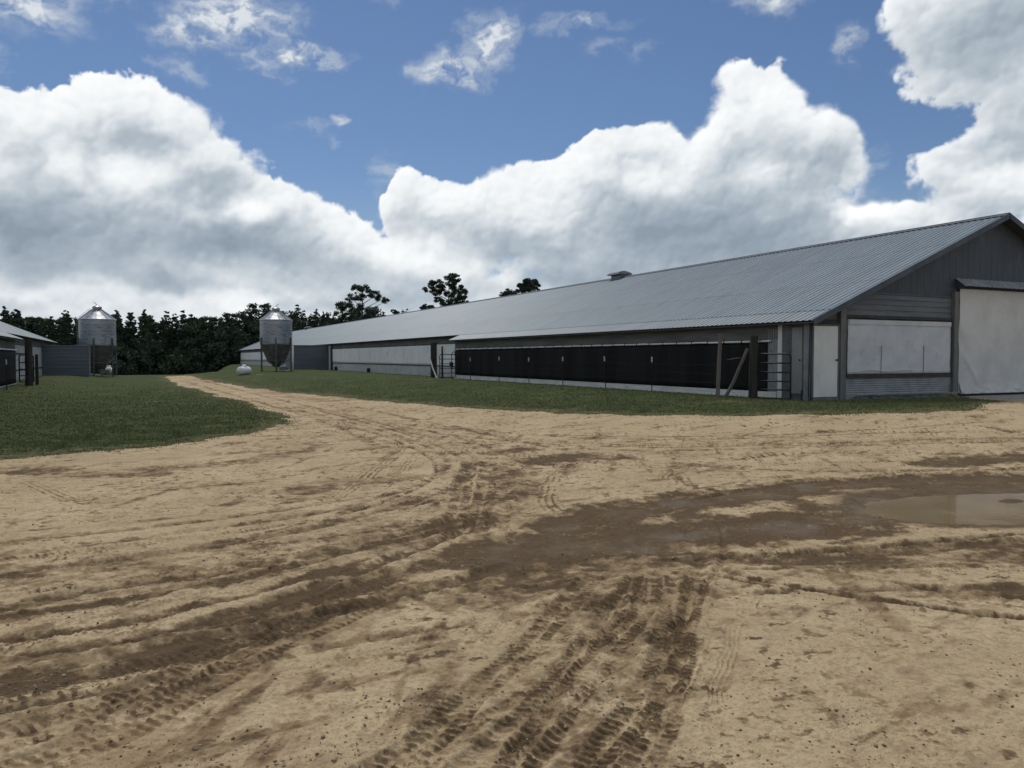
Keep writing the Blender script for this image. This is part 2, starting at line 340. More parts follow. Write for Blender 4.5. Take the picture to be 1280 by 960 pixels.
TRACKS += [('lug', .24, .7, ext([(-.4,4.25),(.3,4.55),(1.1,5.2),(2.2,5.8)], 2)),
 ('lug', .22, .7, [(4.4,5.0),(5.4,4.5),(6.6,4.25),(8,4.0)]), ('rut', .14, .9, [(3.6,5.1),(4.8,4.75),(6,4.55),(7.6,4.3)]), ('rut', .10, .9, [(5.5,7.0),(7.2,7.4),(9.4,7.1),(12,6.7)]), ('lug', .25, .8, [(4.2,7.0),(5.6,7.3),(7.4,7.5),(10,7.2)])]
MUD = [  # (width, strength, wetness, points)
 (.72, 1.0, .8, [(2.78,5.77),(3.72,5.79),(4.68,5.68),(5.73,5.55),(7.15,5.53),(8.6,5.1),(11,4.4)]),
 (.55, 1.0, .8, [(14,5.0),(11.35,5.66),(10.39,6.28),(9.29,6.61),(8.0,7.1),(5.9,6.95),(4.55,6.78),(3.75,6.5)]),
 (.28, .75, .1, [(0.5,4.75),(0.82,5.11),(1.8,5.6),(2.96,6.0)]),
 (.12, .9, .1, [(-2.2,4.2),(-0.6,4.4),(0.5,4.6),(1.3,5.1)]), (.10, .8, .0, [(-2.2,5.5),(-0.6,5.25),(0.5,5.5),(1.6,6.0)]), (.09, .8, 0, [(-2,6.0),(-.6,5.7),(.7,6.0),(1.8,6.5),(3,7)]),
 (.14, .5, .0, [(-2.2,4.6),(-0.6,4.75),(0.5,5.0),(1.3,5.4)]),
 (.35, .6, .0, [(1.6,5.2),(2.6,5.0),(3.4,5.0),(4.2,5.1)]), (.30, .55, .1, [(1.9,4.75),(2.8,5.1),(3.6,5.35)]),
 (.40, .45, .0, [(2.2,6.6),(3.3,7.3),(4.2,8.6),(4.8,10.2)]),
 (.45, .85, .2, [(5.6,10.6),(6.3,11.0),(6.9,10.6)]), (.35, .6, 0, [(5.4,12.0),(6.2,12.2)]),
 (.50, .8, .3, [(15,7.2),(13,7.3),(11.6,7.5),(10.6,7.7)]), (.3, .6, 0, [(4.4,4.7),(5.6,4.1),(7.4,3.7)]), (.25, .7, .1, [(5.4,4.5),(6.3,4.35),(7.2,4.0)]),
 (.30, .55, 0, [(4.9,3.5),(5.4,3.2)]), (.4, .4, 0, [(-1.6,13.2),(-.8,12.2),(.2,11.9)]), (.35, .6, 0, [(-2.6,12.6),(-1.7,12.9),(-1.0,12.6)]), (.4, .35, 0, [(0.2,12.4),(1.6,12.6),(2.6,13.6)]),
 (.35, .45, 0, [(1.8,9.6),(2.6,10.0),(3.2,10.0)]),(.5,.35,0,[(-3,6.3),(-1,6.6),(1,6.7),(2.5,7.2)]),(.35,.3,0,[(3.0,14.8),(3.9,15.2)]),
]
MUD += [(.55, .32, 0, [(0.9,2.0),(1.9,3.2),(3.0,4.3),(3.6,4.9)]), (.40, .30, 0, [(-1.5,3.2),(0.1,4.1),(1.3,5.0)])]
CLAY = [(.7, .8, [(5.6,38),(6.0,33),(6.3,28)]), (.8, .6, [(4.4,60),(4.5,52)]), (.22, .45, [(-.6,2.9),(.1,3.6),(.5,4.1)]), (.16, .35, [(.1,2.9),(.7,3.5)])]
PUDDLE = [(6.95,5.75),(7.25,6.10),(7.7,6.28),(8.6,6.15),(9.6,5.95),(11,5.6),(12.4,4.9),(11.6,4.3),(9.9,4.7),(8.5,4.75),(7.8,4.78),(7.3,5.02),(7.0,5.35)]
WATER_Z = -.438

def lot_detail(x, y):
    """height detail, mud, wetness, clay of the dirt lot"""
    r = np.hypot(x, y); order = np.argsort(r, kind='stable'); n_in = int((r < 85).sum()); o = order[:n_in]
    out = [np.zeros_like(x) for _ in range(4)]
    for a, b in zip(out, lot_near(x[o], y[o], r[o])): a[o] = b
    return out
def lot_near(x, y, r):
    near = sstep(r, 60, 25)
    h = .020 * fbm(x * .45, y * .45, 3) * near + .008 * fbm(x * 2.3, y * 2.3, 3) * near
    mud = np.zeros_like(x); wet = np.zeros_like(x); clay = np.zeros_like(x); rough = np.zeros_like(x)
    jx, jy = x + .16 * fbm(x * 2.2, y * 2.2, 4, .6), y + .16 * fbm(x * 2.2 + 30, y * 2.2, 4, .6)
    def sel(pts, w):
        p = np.array(pts); q = np.hypot(p[:, 0], p[:, 1]); i1 = np.searchsorted(r, q.max() + w + .5)
        xs, ys = x[:i1], y[:i1]
        return np.nonzero((xs > p[:, 0].min() - w) & (xs < p[:, 0].max() + w) & (ys > p[:, 1].min() - w) & (ys < p[:, 1].max() + w))[0]
    for w, s, we, pts in MUD:
        k = sel(pts, 2 * w + .3); d, _, _ = line_coords(x[k] + .8*(jx[k]-x[k]), y[k] + .8*(jy[k]-y[k]), smooth_line(pts, 6), 2.6 * w + .3); d = np.abs(d) / w
        n = fbm(x[k] * 1.9, y[k] * 1.9, 6, .62) * .95
        f = sstep(d + n, 1.30, .35) * s * .92
        mud[k] = np.maximum(mud[k], f); wet[k] = np.maximum(wet[k], sstep(d + n * 1.6, .55, -.05) * we); rough[k] = np.maximum(rough[k], f)
        h[k] -= .022 * f * sstep(d, 1.3, .4)
    for w, s, pts in CLAY:
        k = sel(pts, 2 * w + .3); d, _, _ = line_coords(jx[k], jy[k], smooth_line(pts, 5), 2 * w); clay[k] = np.maximum(clay[k], sstep(np.abs(d) / w + .5 * fbm(x[k] * 1.1, y[k] * 1.1, 5, .6), 1.2, .2) * s)
    tr = np.zeros_like(x)
    for i, (kind, w, s, pts) in enumerate(TRACKS):
        k = sel(pts, w + .3); line = smooth_line(pts, 8)
        d, _, _ = line_coords(x[k], y[k], line[::3] if len(line) > 9 else line, w * .9 + .25); k = k[np.abs(d) < w * .9 + .2]
        if not len(k): continue
        xx, yy = x[k], y[k]; wx = .030 * fbm(xx * 2.2 + i, yy * 2.2, 4)
        d, sl, tot = line_coords(xx + wx, yy - wx, line, w * .75 + .12); ad = np.abs(d); hw = w / 2
        fade = sstep(sl, 0, .4) * sstep(tot - sl, 0, .5) * s
        patch = sstep(fbm(xx * 1.6 + 7 * i, yy * 1.6, 5, .6), -.45, .02)          # the tread shows only here and there
        n = fbm(xx * 9, yy * 9, 4, .6)
        inside = sstep(ad + .014 * n, hw * 1.10, hw * .82)
        if kind == 'lug':
            ph = sl / .052 + np.where(d > 0, .5, 0) + ad / hw * .30 + .55 * n
            lug = sstep(np.sin(2 * np.pi * ph), -.1, .6) * sstep(ad, hw * .06, hw * .22) * sstep(n, -.40, .0)
            h[k] += fade * (inside * (-.013 + .015 * lug * (.30 + .70 * patch)) + .009 * np.exp(-((ad - hw * 1.15) / .03) ** 2) * (1 + 1.0 * n))
            m = inside * (.20 + .80 * patch * (.14 + .56 * lug)) * fade
        elif kind == 'fine':
            c = np.cos(2 * np.pi * ad / (w / 4.0)); blk = sstep(np.sin(2 * np.pi * (sl / .035 + .3 * n)), -.6, .2)
            h[k] += fade * inside * (-.010 + .008 * c * blk * (.3 + .7 * patch))
            m = inside * (.06 + .55 * sstep(c, .1, .9) * (.15 + .85 * patch) * (.6 + .4 * blk)) * fade
        elif kind == 'rut':
            h[k] += fade * (-.022 * sstep(ad, hw * 1.1, hw * .3) + .013 * np.exp(-((ad - hw * 1.15) / .045) ** 2) * (1 + 1.2 * n) + .004 * n * inside)
            m = sstep(ad + .10 * n, hw * 1.25, hw * .2) * (.38 + .50 * patch) * fade; rough[k] = np.maximum(rough[k], m)
        else:
            h[k] += -.012 * inside * fade; m = inside * .25 * fade
            mud[k] *= 1 - .35 * inside * fade
        mud[k] = np.maximum(mud[k], m * (1 + .6 * n)); tr[k] = np.maximum(tr[k], inside * fade)
    q = int(np.searchsorted(r, 27)); X, Y, Rr = x[:q], y[:q], r[:q]
    # clods and crumbs, heavier where it is muddy
    cl = 1 - worley(X * 11, Y * 11); cl2 = 1 - worley(X * 26 + 5, Y * 26)
    loose = sstep(fbm(X * .9, Y * .9, 3), -.25, .45)
    c1 = sstep(cl, .66, .92); c2 = sstep(cl2, .62, .9); n9 = sstep(Rr, 25, 9); ro = rough[:q]; we = wet[:q]; tq = tr[:q]
    h[:q] += n9 * (c1 * (.004 + .009 * ro * (1 - we)) * (.3 + loose) + c2 * .004 * (.4 + loose) * (1 - .6 * tq)) + n9 * ro * (.015 * fbm(X * 3.2, Y * 5.2, 6, .62) + .010 * np.abs(fbm(X * 12, Y * 12, 3, .6))) * (1 - .30 * we)
    h[:q] += n9 * .0035 * fbm(X * 14, Y * 14, 3, .6)
    mud[:q] = np.maximum(mud[:q], (c1 * .42 + c2 * .36) * loose * (1 - tq) * n9 * sstep(fbm(X * 2.6 + 3, Y * 2.6, 3), -.15, .35))
    streak = sstep(fbm(x * .5 + y * .2, y * 2.2 - x * .5, 6, .62), .0, .42); mud = np.maximum(mud, .38 * streak)
    flow = sstep(fbm((x * .83 - y * .55) * 3.4, (x * .55 + y * .83) * .42 + 3, 6, .62), .0, .40) * sstep(fbm(x * .21 + 4, y * .21, 2), -.35, .2); mud = np.maximum(mud, .42 * flow * sstep(r, 40, 14))
    blot = sstep(fbm(x * .28 + 11, y * .28, 5), -.05, .4); mud = np.maximum(mud, .18 * blot)
    f1 = fbm(x * 1.3 + 2, y * 1.9, 7, .66); f2 = fbm(x * 7 + 9, y * 9, 4, .68)
    mud = np.clip(mud * 1.08 + (.85 * f1 + .75 * f2) * sstep(mud, .02, .30), 0, 1)
    spk = sstep(f2, .10, .36) * sstep(fbm(x * .7 + 21, y * .7, 4), -.30, .22) * sstep(r, 45, 12); mud = np.maximum(mud, .75 * spk * (1 - .5 * tr))
    # puddle hollow
    p = poly_sd(jx, jy, PUDDLE)
    h = np.where(p > -.6, h * (1 - .6 * sstep(p, -.5, .1)) - .070 * sstep(p, -.45, .35), h)
    h = h + .050 * sstep(np.hypot((x - 8.95) * .9, (y - 5.55) * 1.6), .30, .05) + .05 * sstep(np.hypot(x - 10.9, (y - 5.3) * 1.8), .5, .05)
    mud = np.maximum(mud, sstep(p, -.55, -.1)); wet = np.maximum(wet, sstep(p, -.45, -.02))
    return h, np.clip(mud, 0, 1), np.clip(wet, 0, 1), clay

def polar(rows, cols):
    Rr, A = np.meshgrid(rows, cols, indexing='ij'); a = np.radians(A + HEAD)
    return (Rr * np.sin(a)).ravel(), (Rr * np.cos(a)).ravel()
def build_ground():
    cols = np.concatenate([np.arange(-180, -38, 4.0), np.arange(-38, 38, .066), np.arange(38, 180.1, 4.0)])
    rows = np.concatenate([[.02, .5, 1.0, 1.5], 1 / np.linspace(1 / 1.9, 1 / 70, 1150), np.geomspace(72, 2400, 90)])
    x, y = polar(rows, cols)
    h, mud, wet, clay = lot_detail(x, y)
    L = lawn_sd(x, y)
    z = ground(x, y) + h - .05 * sstep(L, .3, 1.5)
    f = grid_faces(len(rows), len(cols))
    me = attr_mesh('dirt_lot', np.stack([x, y, z], -1), f[:, ::-1], np.stack([mud, wet, clay, np.ones_like(mud)], -1))
    m = bpy.data.materials.new('sandy_dirt'); m.use_nodes = True; T = NT(m.node_tree); b = T.n['Principled BSDF']
    at = T.new('ShaderNodeAttribute', attribute_name='tone'); sp = T.new('ShaderNodeSeparateColor'); T.l.new(at.outputs['Color'], sp.inputs[0])
    P = T.new('ShaderNodeTexCoord').outputs['Object']
    n1 = T.noise(P, 1.1, 5, .6); n2 = T.noise(P, 34, 4, .65); n3 = T.noise(P, 150, 2, .6)
    sand = T.mix(T.ss(n1, .3, .7), (.540, .420, .255), (.430, .325, .190))
    sand = T.mix(T.m('MULTIPLY', T.ss(n2, .42, .70), .55), sand, (.26, .185, .105))
    sand = T.mix(T.m('MULTIPLY', T.ss(n3, .52, .70), .5), sand, (.58, .47, .32))
    sand = T.mix(T.m('MULTIPLY', T.ss(T.noise(P, 5.5, 8, .72), .50, .66), .55), sand, (.25, .18, .108)); sand = T.mix(T.m('MULTIPLY', T.ss(T.noise(P, 18, 5, .7), .54, .66), .50), sand, (.20, .145, .09)); grit = T.ss(T.voro(P, 62), .24, .12)
    gm = T.ss(T.noise(P, 2.3, 4, .6), .48, .62)
    sand = T.mix(T.m('MULTIPLY', T.m('MULTIPLY', grit, gm), .85), sand, (.13, .095, .06))
    nb = T.noise(P, 3.2, 8, .68); nm = T.noise(P, 13, 6, .7)
    mudc = T.mix(n2, (.076, .050, .028), (.138, .093, .052))
    damp = T.mix(T.ss(nm, .38, .62), (.225, .155, .082), (.340, .245, .142))
    m0 = sp.outputs[0]
    mm = T.m('ADD', m0, T.m('MULTIPLY', T.m('SUBTRACT', nm, .5), .8))
    mm = T.m('MULTIPLY', mm, T.ss(m0, 0.0, .12))
    c = T.mix(T.ss(mm, .03, .42), sand, damp)
    dk = T.m('ADD', mm, T.m('MULTIPLY', T.m('SUBTRACT', nb, .5), 1.5))
    c = T.mix(T.m('MULTIPLY', T.ss(dk, .30, .82), .97), c, mudc)
    c = T.mix(T.m('MULTIPLY', T.m('MULTIPLY', sp.outputs[1], .75), T.ss(nb, .40, .60)), c, (.165, .122, .078))  # paler patches: sheen of the wet mud painted into the base colour
    c = T.mix(T.m('MULTIPLY', sp.outputs[2], T.ss(n1, .35, .6)), c, (.24, .135, .075))
    T.put(b.inputs['Base Color'], c)
    wv = T.m('MULTIPLY', sp.outputs[1], T.ss(T.noise(P, 1.7, 6, .65), .44, .66))
    T.put(b.inputs['Roughness'], T.m('SUBTRACT', .95, T.m('MULTIPLY', wv, .38)))
    T.put(b.inputs['Specular IOR Level'], T.m('ADD', .12, T.m('MULTIPLY', wv, .16)))
    bp = T.new('ShaderNodeBump'); bp.inputs['Strength'].default_value = .8; bp.inputs['Distance'].default_value = .010
    T.put(bp.inputs['Height'], T.m('ADD', n2, T.m('MULTIPLY', n3, .35))); T.put(b.inputs['Normal'], bp.outputs[0])
    me.materials.append(m)
    o = bpy.data.objects.new('dirt_lot', me); C.objects.link(o); o['kind'] = 'structure'
    return m
dirt_m = build_ground()

def build_lawn():
    cols = np.concatenate([np.arange(-180, -42, 4.0), np.arange(-42, 42, .11), np.arange(42, 180.1, 4.0)])
    rows = np.concatenate([1 / np.linspace(1 / 9.0, 1 / 80, 430), np.geomspace(82, 2400, 80)])
    x, y = polar(rows, cols); L = lawn_sd(x, y); r = np.hypot(x, y)
    tuft = fbm(x * 3, y * 3, 4, .6); n9 = sstep(r, 45, 15)
    z = ground(x, y) - .06 + .10 * sstep(L, -.25, .35) - .05 * sstep(x, 16.4, 17.2) * sstep(y, 15.6, 16.5) * sstep(y, 170, 150) + n9 * (.022 * tuft + .010 * fbm(x * 14, y * 14, 2)) * sstep(L, -.1, .3)
    # under the barns the sheet stays low
    f = grid_faces(len(rows), len(cols)); keep = (L[f].max(1) > -.25)
    f = f[keep]; used = np.zeros(len(x), bool); used[f.ravel()] = True; idx = np.cumsum(used) - 1
    wear = np.maximum(sstep(L + .9 * fbm(x * 1.3, y * 1.3, 4, .6), 1.1, .0), .8 * sstep(fbm(x * .35 + 3, y * .5, 5, .62), .16, .42))                     # thin, dry grass along the edge
    col = np.stack([wear, wear * 0, wear * 0, wear * 0 + 1], -1)
    me = attr_mesh('lawn', np.stack([x, y, z], -1)[used], idx[f][:, ::-1], col[used])
    m = bpy.data.materials.new('lawn'); m.use_nodes = True; T = NT(m.node_tree); b = T.n['Principled BSDF']
    at = T.new('ShaderNodeAttribute', attribute_name='tone'); sp = T.new('ShaderNodeSeparateColor'); T.l.new(at.outputs['Color'], sp.inputs[0])
    P = T.new('ShaderNodeTexCoord').outputs['Object']
    n1 = T.noise(P, .35, 5, .6); n2 = T.noise(P, 6, 5, .7); n3 = T.noise(P, 40, 3, .7)
    c = T.mix(T.ss(n1, .3, .7), (.070, .090, .036), (.098, .110, .046))
    c = T.mix(T.ss(n2, .40, .66), c, (.040, .056, .024))
    c = T.mix(T.m('MULTIPLY', T.ss(n3, .5, .7), .5), c, (.12, .115, .060))
    c = T.mix(T.m('MULTIPLY', sp.outputs[0], T.ss(n2, .40, .60)), c, (.17, .145, .080))
    T.put(b.inputs['Base Color'], c); b.inputs['Roughness'].default_value = 1; b.inputs['Specular IOR Level'].default_value = .05
    bp = T.new('ShaderNodeBump'); bp.inputs['Strength'].default_value = .8; bp.inputs['Distance'].default_value = .03
    T.put(bp.inputs['Height'], T.m('ADD', n3, n2)); T.put(b.inputs['Normal'], bp.outputs[0])
    me.materials.append(m)
    o = bpy.data.objects.new('lawn', me); C.objects.link(o); o['kind'] = 'structure'
build_lawn()

def simple_mat(name, col, rough=.7, metal=0.0, spec=.3):
    m = bpy.data.materials.new(name); m.use_nodes = True; b = m.node_tree.nodes['Principled BSDF']
    b.inputs['Base Color'].default_value = (*col, 1); b.inputs['Roughness'].default_value = rough; b.inputs['Metallic'].default_value = metal; b.inputs['Specular IOR Level'].default_value = spec
    return m

def build_grass_blades():
    rg = np.random.RandomState(3); N = 620000
    a = np.radians(rg.uniform(-38, 38, N) + HEAD); r = 1 / rg.uniform(1 / 70, 1 / 11.0, N)
    x, y = r * np.sin(a), r * np.cos(a); L = lawn_sd(x, y)
    thin = sstep(L + .35 * fbm(x * 2.5, y * 2.5, 3), -.30, .45) * sstep(r, 60, 22) * (1 - .6 * sstep(fbm(x * .35 + 3, y * .5, 5, .62), .16, .42))
    k = (rg.rand(N) < thin) & ~((x > 17.15) & (y > 16.3)) & ~((x < -5.0) & (y > 17)); x, y, r, L = x[k], y[k], r[k], L[k]; n = len(x)
    hgt = (.025 + .032 * rg.rand(n) ** 2) * (.6 + .4 * sstep(L, -.1, .6)) * (1 + .5 * fbm(x * .9, y * .9, 3))
    hgt += .05 * (rg.rand(n) > .985)
    w = .004 + .00045 * r; yaw = rg.rand(n) * 6.283; ln = rg.rand(n) * hgt * .8; la = rg.rand(n) * 6.283
    z = ground(x, y) - .005 + .03 * sstep(L, 0, .4)
    dx, dy = np.cos(yaw) * w, np.sin(yaw) * w
    v = np.empty((n, 3, 3), np.float32)
    v[:, 0] = np.stack([x - dx, y - dy, z], -1); v[:, 1] = np.stack([x + dx, y + dy, z], -1); v[:, 2] = np.stack([x + np.cos(la) * ln, y + np.sin(la) * ln, z + hgt], -1)
    me = bpy.data.meshes.new('grass_blades'); me.vertices.add(n * 3); me.vertices.foreach_set('co', v.ravel())
    me.loops.add(n * 3); me.loops.foreach_set('vertex_index', np.arange(n * 3, dtype=np.int32)); me.polygons.add(n); me.polygons.foreach_set('loop_start', np.arange(0, n * 3, 3, dtype=np.int32)); me.update(calc_edges=True)
    m = bpy.data.materials.new('grass_blade'); m.use_nodes = True; T = NT(m.node_tree); b = T.n['Principled BSDF']
    P = T.new('ShaderNodeTexCoord').outputs['Object']
    c = T.mix(T.ss(T.noise(P, 2.0, 4, .7), .35, .65), (.098, .126, .048), (.140, .152, .066)); c = T.mix(T.ss(T.noise(P, 60, 1), .57, .70), c, (.24, .21, .12))
    T.put(b.inputs['Base Color'], c); b.inputs['Roughness'].default_value = .8; b.inputs['Specular IOR Level'].default_value = .1
    me.materials.append(m); o = bpy.data.objects.new('grass', me); C.objects.link(o)
    o['kind'] = 'stuff'; o['label'] = 'short mown grass blades of the lawns beside the dirt lot'; o['category'] = 'grass'
build_grass_blades()

def build_crumbs():
    """loose crumbs of soil and small stones lying on the lot"""
    rg = np.random.RandomState(11); N = 90000
    a = np.radians(rg.uniform(-38, 38, N) + HEAD); r = 1 / rg.uniform(1 / 16, 1 / 2.0, N); x, y = r * np.sin(a), r * np.cos(a)
    k = (lawn_sd(x, y) < 0) & (poly_sd(x, y, PUDDLE) < .0); k &= rg.rand(N) < .12 + .88 * sstep(fbm(x * 1.1, y * 1.1, 3), -.05, .4); x, y, r = x[k], y[k], r[k]; n = len(x)
    h, mud, wet, clay = lot_detail(x, y); z = ground(x, y) + h
    s = (.0012 + .006 * rg.rand(n) ** 9 + .0025 * mud * rg.rand(n) ** 2) * (1 + .06 * r)
    base = np.array([(0,0,1),(.89,0,.45),(.28,.85,.45),(-.72,.53,.45),(-.72,-.53,.45),(.28,-.85,.45),(.72,.53,-.45),(-.28,.85,-.45),(-.89,0,-.45),(-.28,-.85,-.45),(.72,-.53,-.45),(0,0,-1)])
    fc = np.array([(0,1,2),(0,2,3),(0,3,4),(0,4,5),(0,5,1),(1,6,2),(2,7,3),(3,8,4),(4,9,5),(5,10,1),(6,7,2),(7,8,3),(8,9,4),(9,10,5),(10,6,1),(11,7,6),(11,8,7),(11,9,8),(11,10,9),(11,6,10)])
    v = base[None] * (1 + rg.uniform(-.35, .35, (n, 12, 1))) * s[:, None, None] * rg.uniform(.6, 1.3, (n, 1, 3)) ; v[:, :, 2] *= .75
    v += np.stack([x, y, z + s * .3], -1)[:, None]
    f = (fc[None] + (np.arange(n) * 12)[:, None, None]).reshape(-1, 3)
    me = bpy.data.meshes.new('soil_crumbs'); me.vertices.add(n * 12); me.vertices.foreach_set('co', v.astype(np.float32).ravel())
    me.loops.add(len(f) * 3); me.loops.foreach_set('vertex_index', f.astype(np.int32).ravel()); me.polygons.add(len(f)); me.polygons.foreach_set('loop_start', np.arange(0, len(f) * 3, 3, dtype=np.int32)); me.update(calc_edges=True)
    at = me.attributes.new('tone', 'FLOAT_COLOR', 'POINT')
    t = np.repeat(np.where(rg.rand(n) < .55, rg.rand(n) * .35, .5 + .5 * rg.rand(n))[:, None], 12, 1).ravel(); at.data.foreach_set('color', np.stack([t, t, t, t * 0 + 1], -1).astype(np.float32).ravel())
    m = bpy.data.materials.new('crumb'); m.use_nodes = True; T = NT(m.node_tree); b = T.n['Principled BSDF']
    a_ = T.new('ShaderNodeAttribute', attribute_name='tone'); T.put(b.inputs['Base Color'], T.mix(a_.outputs['Fac'], (.13, .09, .055), (.44, .34, .21))); b.inputs['Roughness'].default_value = .95
    me.materials.append(m); o = bpy.data.objects.new('gravel', me); C.objects.link(o)
    o['kind'] = 'stuff'; o['label'] = 'loose soil crumbs and small stones strewn over the sandy dirt lot'; o['category'] = 'gravel'
build_crumbs()

def build_puddle():
    bm = bmesh.new()
    vs = [bm.verts.new((px * 1.0, py, WATER_Z)) for px, py in smooth_line(PUDDLE + [PUDDLE[0]], 8)[:-1]]
    c = Vector((8.9, 5.4, WATER_Z))
    for v in vs: v.co = c + (v.co - c) * 1.06
    bm.faces.new(vs); me = bpy.data.meshes.new('water'); bm.to_mesh(me); bm.free()
    m = bpy.data.materials.new('muddy_water'); m.use_nodes = True; T = NT(m.node_tree); b = T.n['Principled BSDF']
    P = T.new('ShaderNodeTexCoord').outputs['Object']
    T.put(b.inputs['Base Color'], T.mix(T.ss(T.noise(P, .9, 3), .4, .62), (.33, .24, .135), (.24, .172, .095)))
    b.inputs['Roughness'].default_value = .06; b.inputs['Specular IOR Level'].default_value = .35
    bp = T.new('ShaderNodeBump'); bp.inputs['Strength'].default_value = .12; bp.inputs['Distance'].default_value = .004
    T.put(bp.inputs['Height'], T.noise(P, 9, 2)); T.put(b.inputs['Normal'], bp.outputs[0])
    me.materials.append(m); o = bpy.data.objects.new('puddle_water', me); C.objects.link(o); o['kind'] = 'structure'
build_puddle()

# ================================================================ object helpers
class MB:
    """collects shapes in world coordinates, then links them as one mesh object"""
    def __init__(s): s.v = []; s.f = []
    def add(s, vs, fs):
        o = len(s.v); s.v += [tuple(v) for v in vs]; s.f += [tuple(i + o for i in f) for f in fs]; return s
    def box(s, a, b, bev=0):
        (x0, y0, z0), (x1, y1, z1) = [min(p, q) for p, q in zip(a, b)], [max(p, q) for p, q in zip(a, b)]
        return s.add([(x0,y0,z0),(x1,y0,z0),(x1,y1,z0),(x0,y1,z0),(x0,y0,z1),(x1,y0,z1),(x1,y1,z1),(x0,y1,z1)],
                     [(0,3,2,1),(4,5,6,7),(0,1,5,4),(1,2,6,5),(2,3,7,6),(3,0,4,7)])
    def obox(s, c, u, v, w):
        """box from a centre and three half-edge vectors"""
        c, u, v, w = map(Vector, (c, u, v, w))
        p = [c + a * u + b * v + d * w for d in (-1, 1) for a, b in ((-1,-1),(1,-1),(1,1),(-1,1))]
        return s.add(p, [(0,3,2,1),(4,5,6,7),(0,1,5,4),(1,2,6,5),(2,3,7,6),(3,0,4,7)])
    def bar(s, a, b, w, h, up=(0, 0, 1)):
        a, b = Vector(a), Vector(b); d = (b - a); L = d.length; d.normalize(); up = Vector(up)
        if abs(d.dot(up)) > .99: up = Vector((1, 0, 0))
        r = d.cross(up).normalized(); u = r.cross(d)
        return s.obox((a + b) / 2, d * L / 2, r * w / 2, u * h / 2)
    def tube(s, pts, r, n=8, cap=True, bumpy=0.0, seed=0):
        pts = [Vector(p) for p in pts]; rs = r if isinstance(r, (list, tuple)) else [r] * len(pts); rg = random.Random(seed)
        rings = []; up = Vector((0, 0, 1)); prev = None
        for i, p in enumerate(pts):
            d = (pts[min(i + 1, len(pts) - 1)] - pts[max(i - 1, 0)]).normalized()
            if prev is None: prev = d.cross(up if abs(d.z) < .95 else Vector((1, 0, 0))).normalized()
            a = (prev - d * prev.dot(d)).normalized(); b = d.cross(a); prev = a
            rings.append([p + (a * math.cos(t) + b * math.sin(t)) * rs[i] * (1 + bumpy * rg.uniform(-1, 1)) for t in [2 * math.pi * k / n for k in range(n)]])
        o = len(s.v)
        for rr in rings: s.v += [tuple(q) for q in rr]
        for i in range(len(rings) - 1):
            for k in range(n): s.f.append((o + i * n + k, o + i * n + (k + 1) % n, o + (i + 1) * n + (k + 1) % n, o + (i + 1) * n + k))
        if cap: s.f.append(tuple(o + k for k in range(n))[::-1]); s.f.append(tuple(o + (len(rings) - 1) * n + k for k in range(n)))
        return s
    def lathe(s, c, prof, n=32, axis='z', rot=0.0):
        """prof: (radius, height) pairs round a vertical axis at c"""
        o = len(s.v); m = len(prof)
        for (r, h) in prof:
            for k in range(n):
                t = 2 * math.pi * k / n + rot
                if axis == 'z': s.v.append((c[0] + r * math.cos(t), c[1] + r * math.sin(t), c[2] + h))
                else: s.v.append((c[0] + h * axis[0] + r * math.cos(t) * -axis[1], c[1] + h * axis[1] + r * math.cos(t) * axis[0], c[2] + r * math.sin(t)))
        for i in range(m - 1):
            for k in range(n): s.f.append((o + i * n + k, o + i * n + (k + 1) % n, o + (i + 1) * n + (k + 1) % n, o + (i + 1) * n + k))
        s.f.append(tuple(o + k for k in range(n))[::-1]); s.f.append(tuple(o + (m - 1) * n + k for k in range(n)))
        return s
    def rib(s, o, u, v, w, n, pitch, depth, heights, crest=.22, wave=False):
        """corrugated sheet: from o along unit u over width w, ribs raised along n, running along v; heights(t) -> (low, high) along v"""
        o, u, v, n = map(Vector, (o, u, v, n)); t = 0.0; prof = []
        while t < w - 1e-6:
            if wave: q = [(0, 0), (.25, .5), (.5, 1), (.75, .5)]
            else: q = [(0, 0), (1 - crest - .16, 0), (1 - crest, 1), (.92, 1)]
            for a, b in q:
                if t + a * pitch < w: prof.append((t + a * pitch, b * depth))
            t += pitch
        prof.append((w, 0)); k = len(s.v)
        for (a, b) in prof:
            lo, hi = heights(a); s.v.append(tuple(o + u * a + n * b + v * lo)); s.v.append(tuple(o + u * a + n * b + v * hi))
        for i in range(len(prof) - 1): s.f.append((k + 2 * i, k + 2 * i + 2, k + 2 * i + 3, k + 2 * i + 1))
        return s
    def sheet(s, o, u, v, w, h, n, nu, nv, disp, thick=.012):
        """hanging fabric: a wrinkled front and a back closed at the rim; disp(a, b) in metres along n"""
        o, u, v, n = map(Vector, (o, u, v, n)); k = len(s.v)
        for side in (1, 0):
            for j in range(nv + 1):
                for i in range(nu + 1):
                    a, b = i / nu * w, j / nv * h
                    s.v.append(tuple(o + u * a + v * b + n * (disp(a, b) + (thick if side else 0))))
        N = (nu + 1) * (nv + 1); ix = lambda i, j, q: k + q * N + j * (nu + 1) + i
        for q in (0, 1):
            for j in range(nv):
                for i in range(nu): s.f.append((ix(i, j, q), ix(i + 1, j, q), ix(i + 1, j + 1, q), ix(i, j + 1, q)))
        for i in range(nu):
            s.f.append((ix(i, 0, 0), ix(i + 1, 0, 0), ix(i + 1, 0, 1), ix(i, 0, 1))); s.f.append((ix(i, nv, 0), ix(i + 1, nv, 0), ix(i + 1, nv, 1), ix(i, nv, 1)))
        for j in range(nv):
            s.f.append((ix(0, j, 0), ix(0, j + 1, 0), ix(0, j + 1, 1), ix(0, j, 1))); s.f.append((ix(nu, j, 0), ix(nu, j + 1, 0), ix(nu, j + 1, 1), ix(nu, j, 1)))
        return s
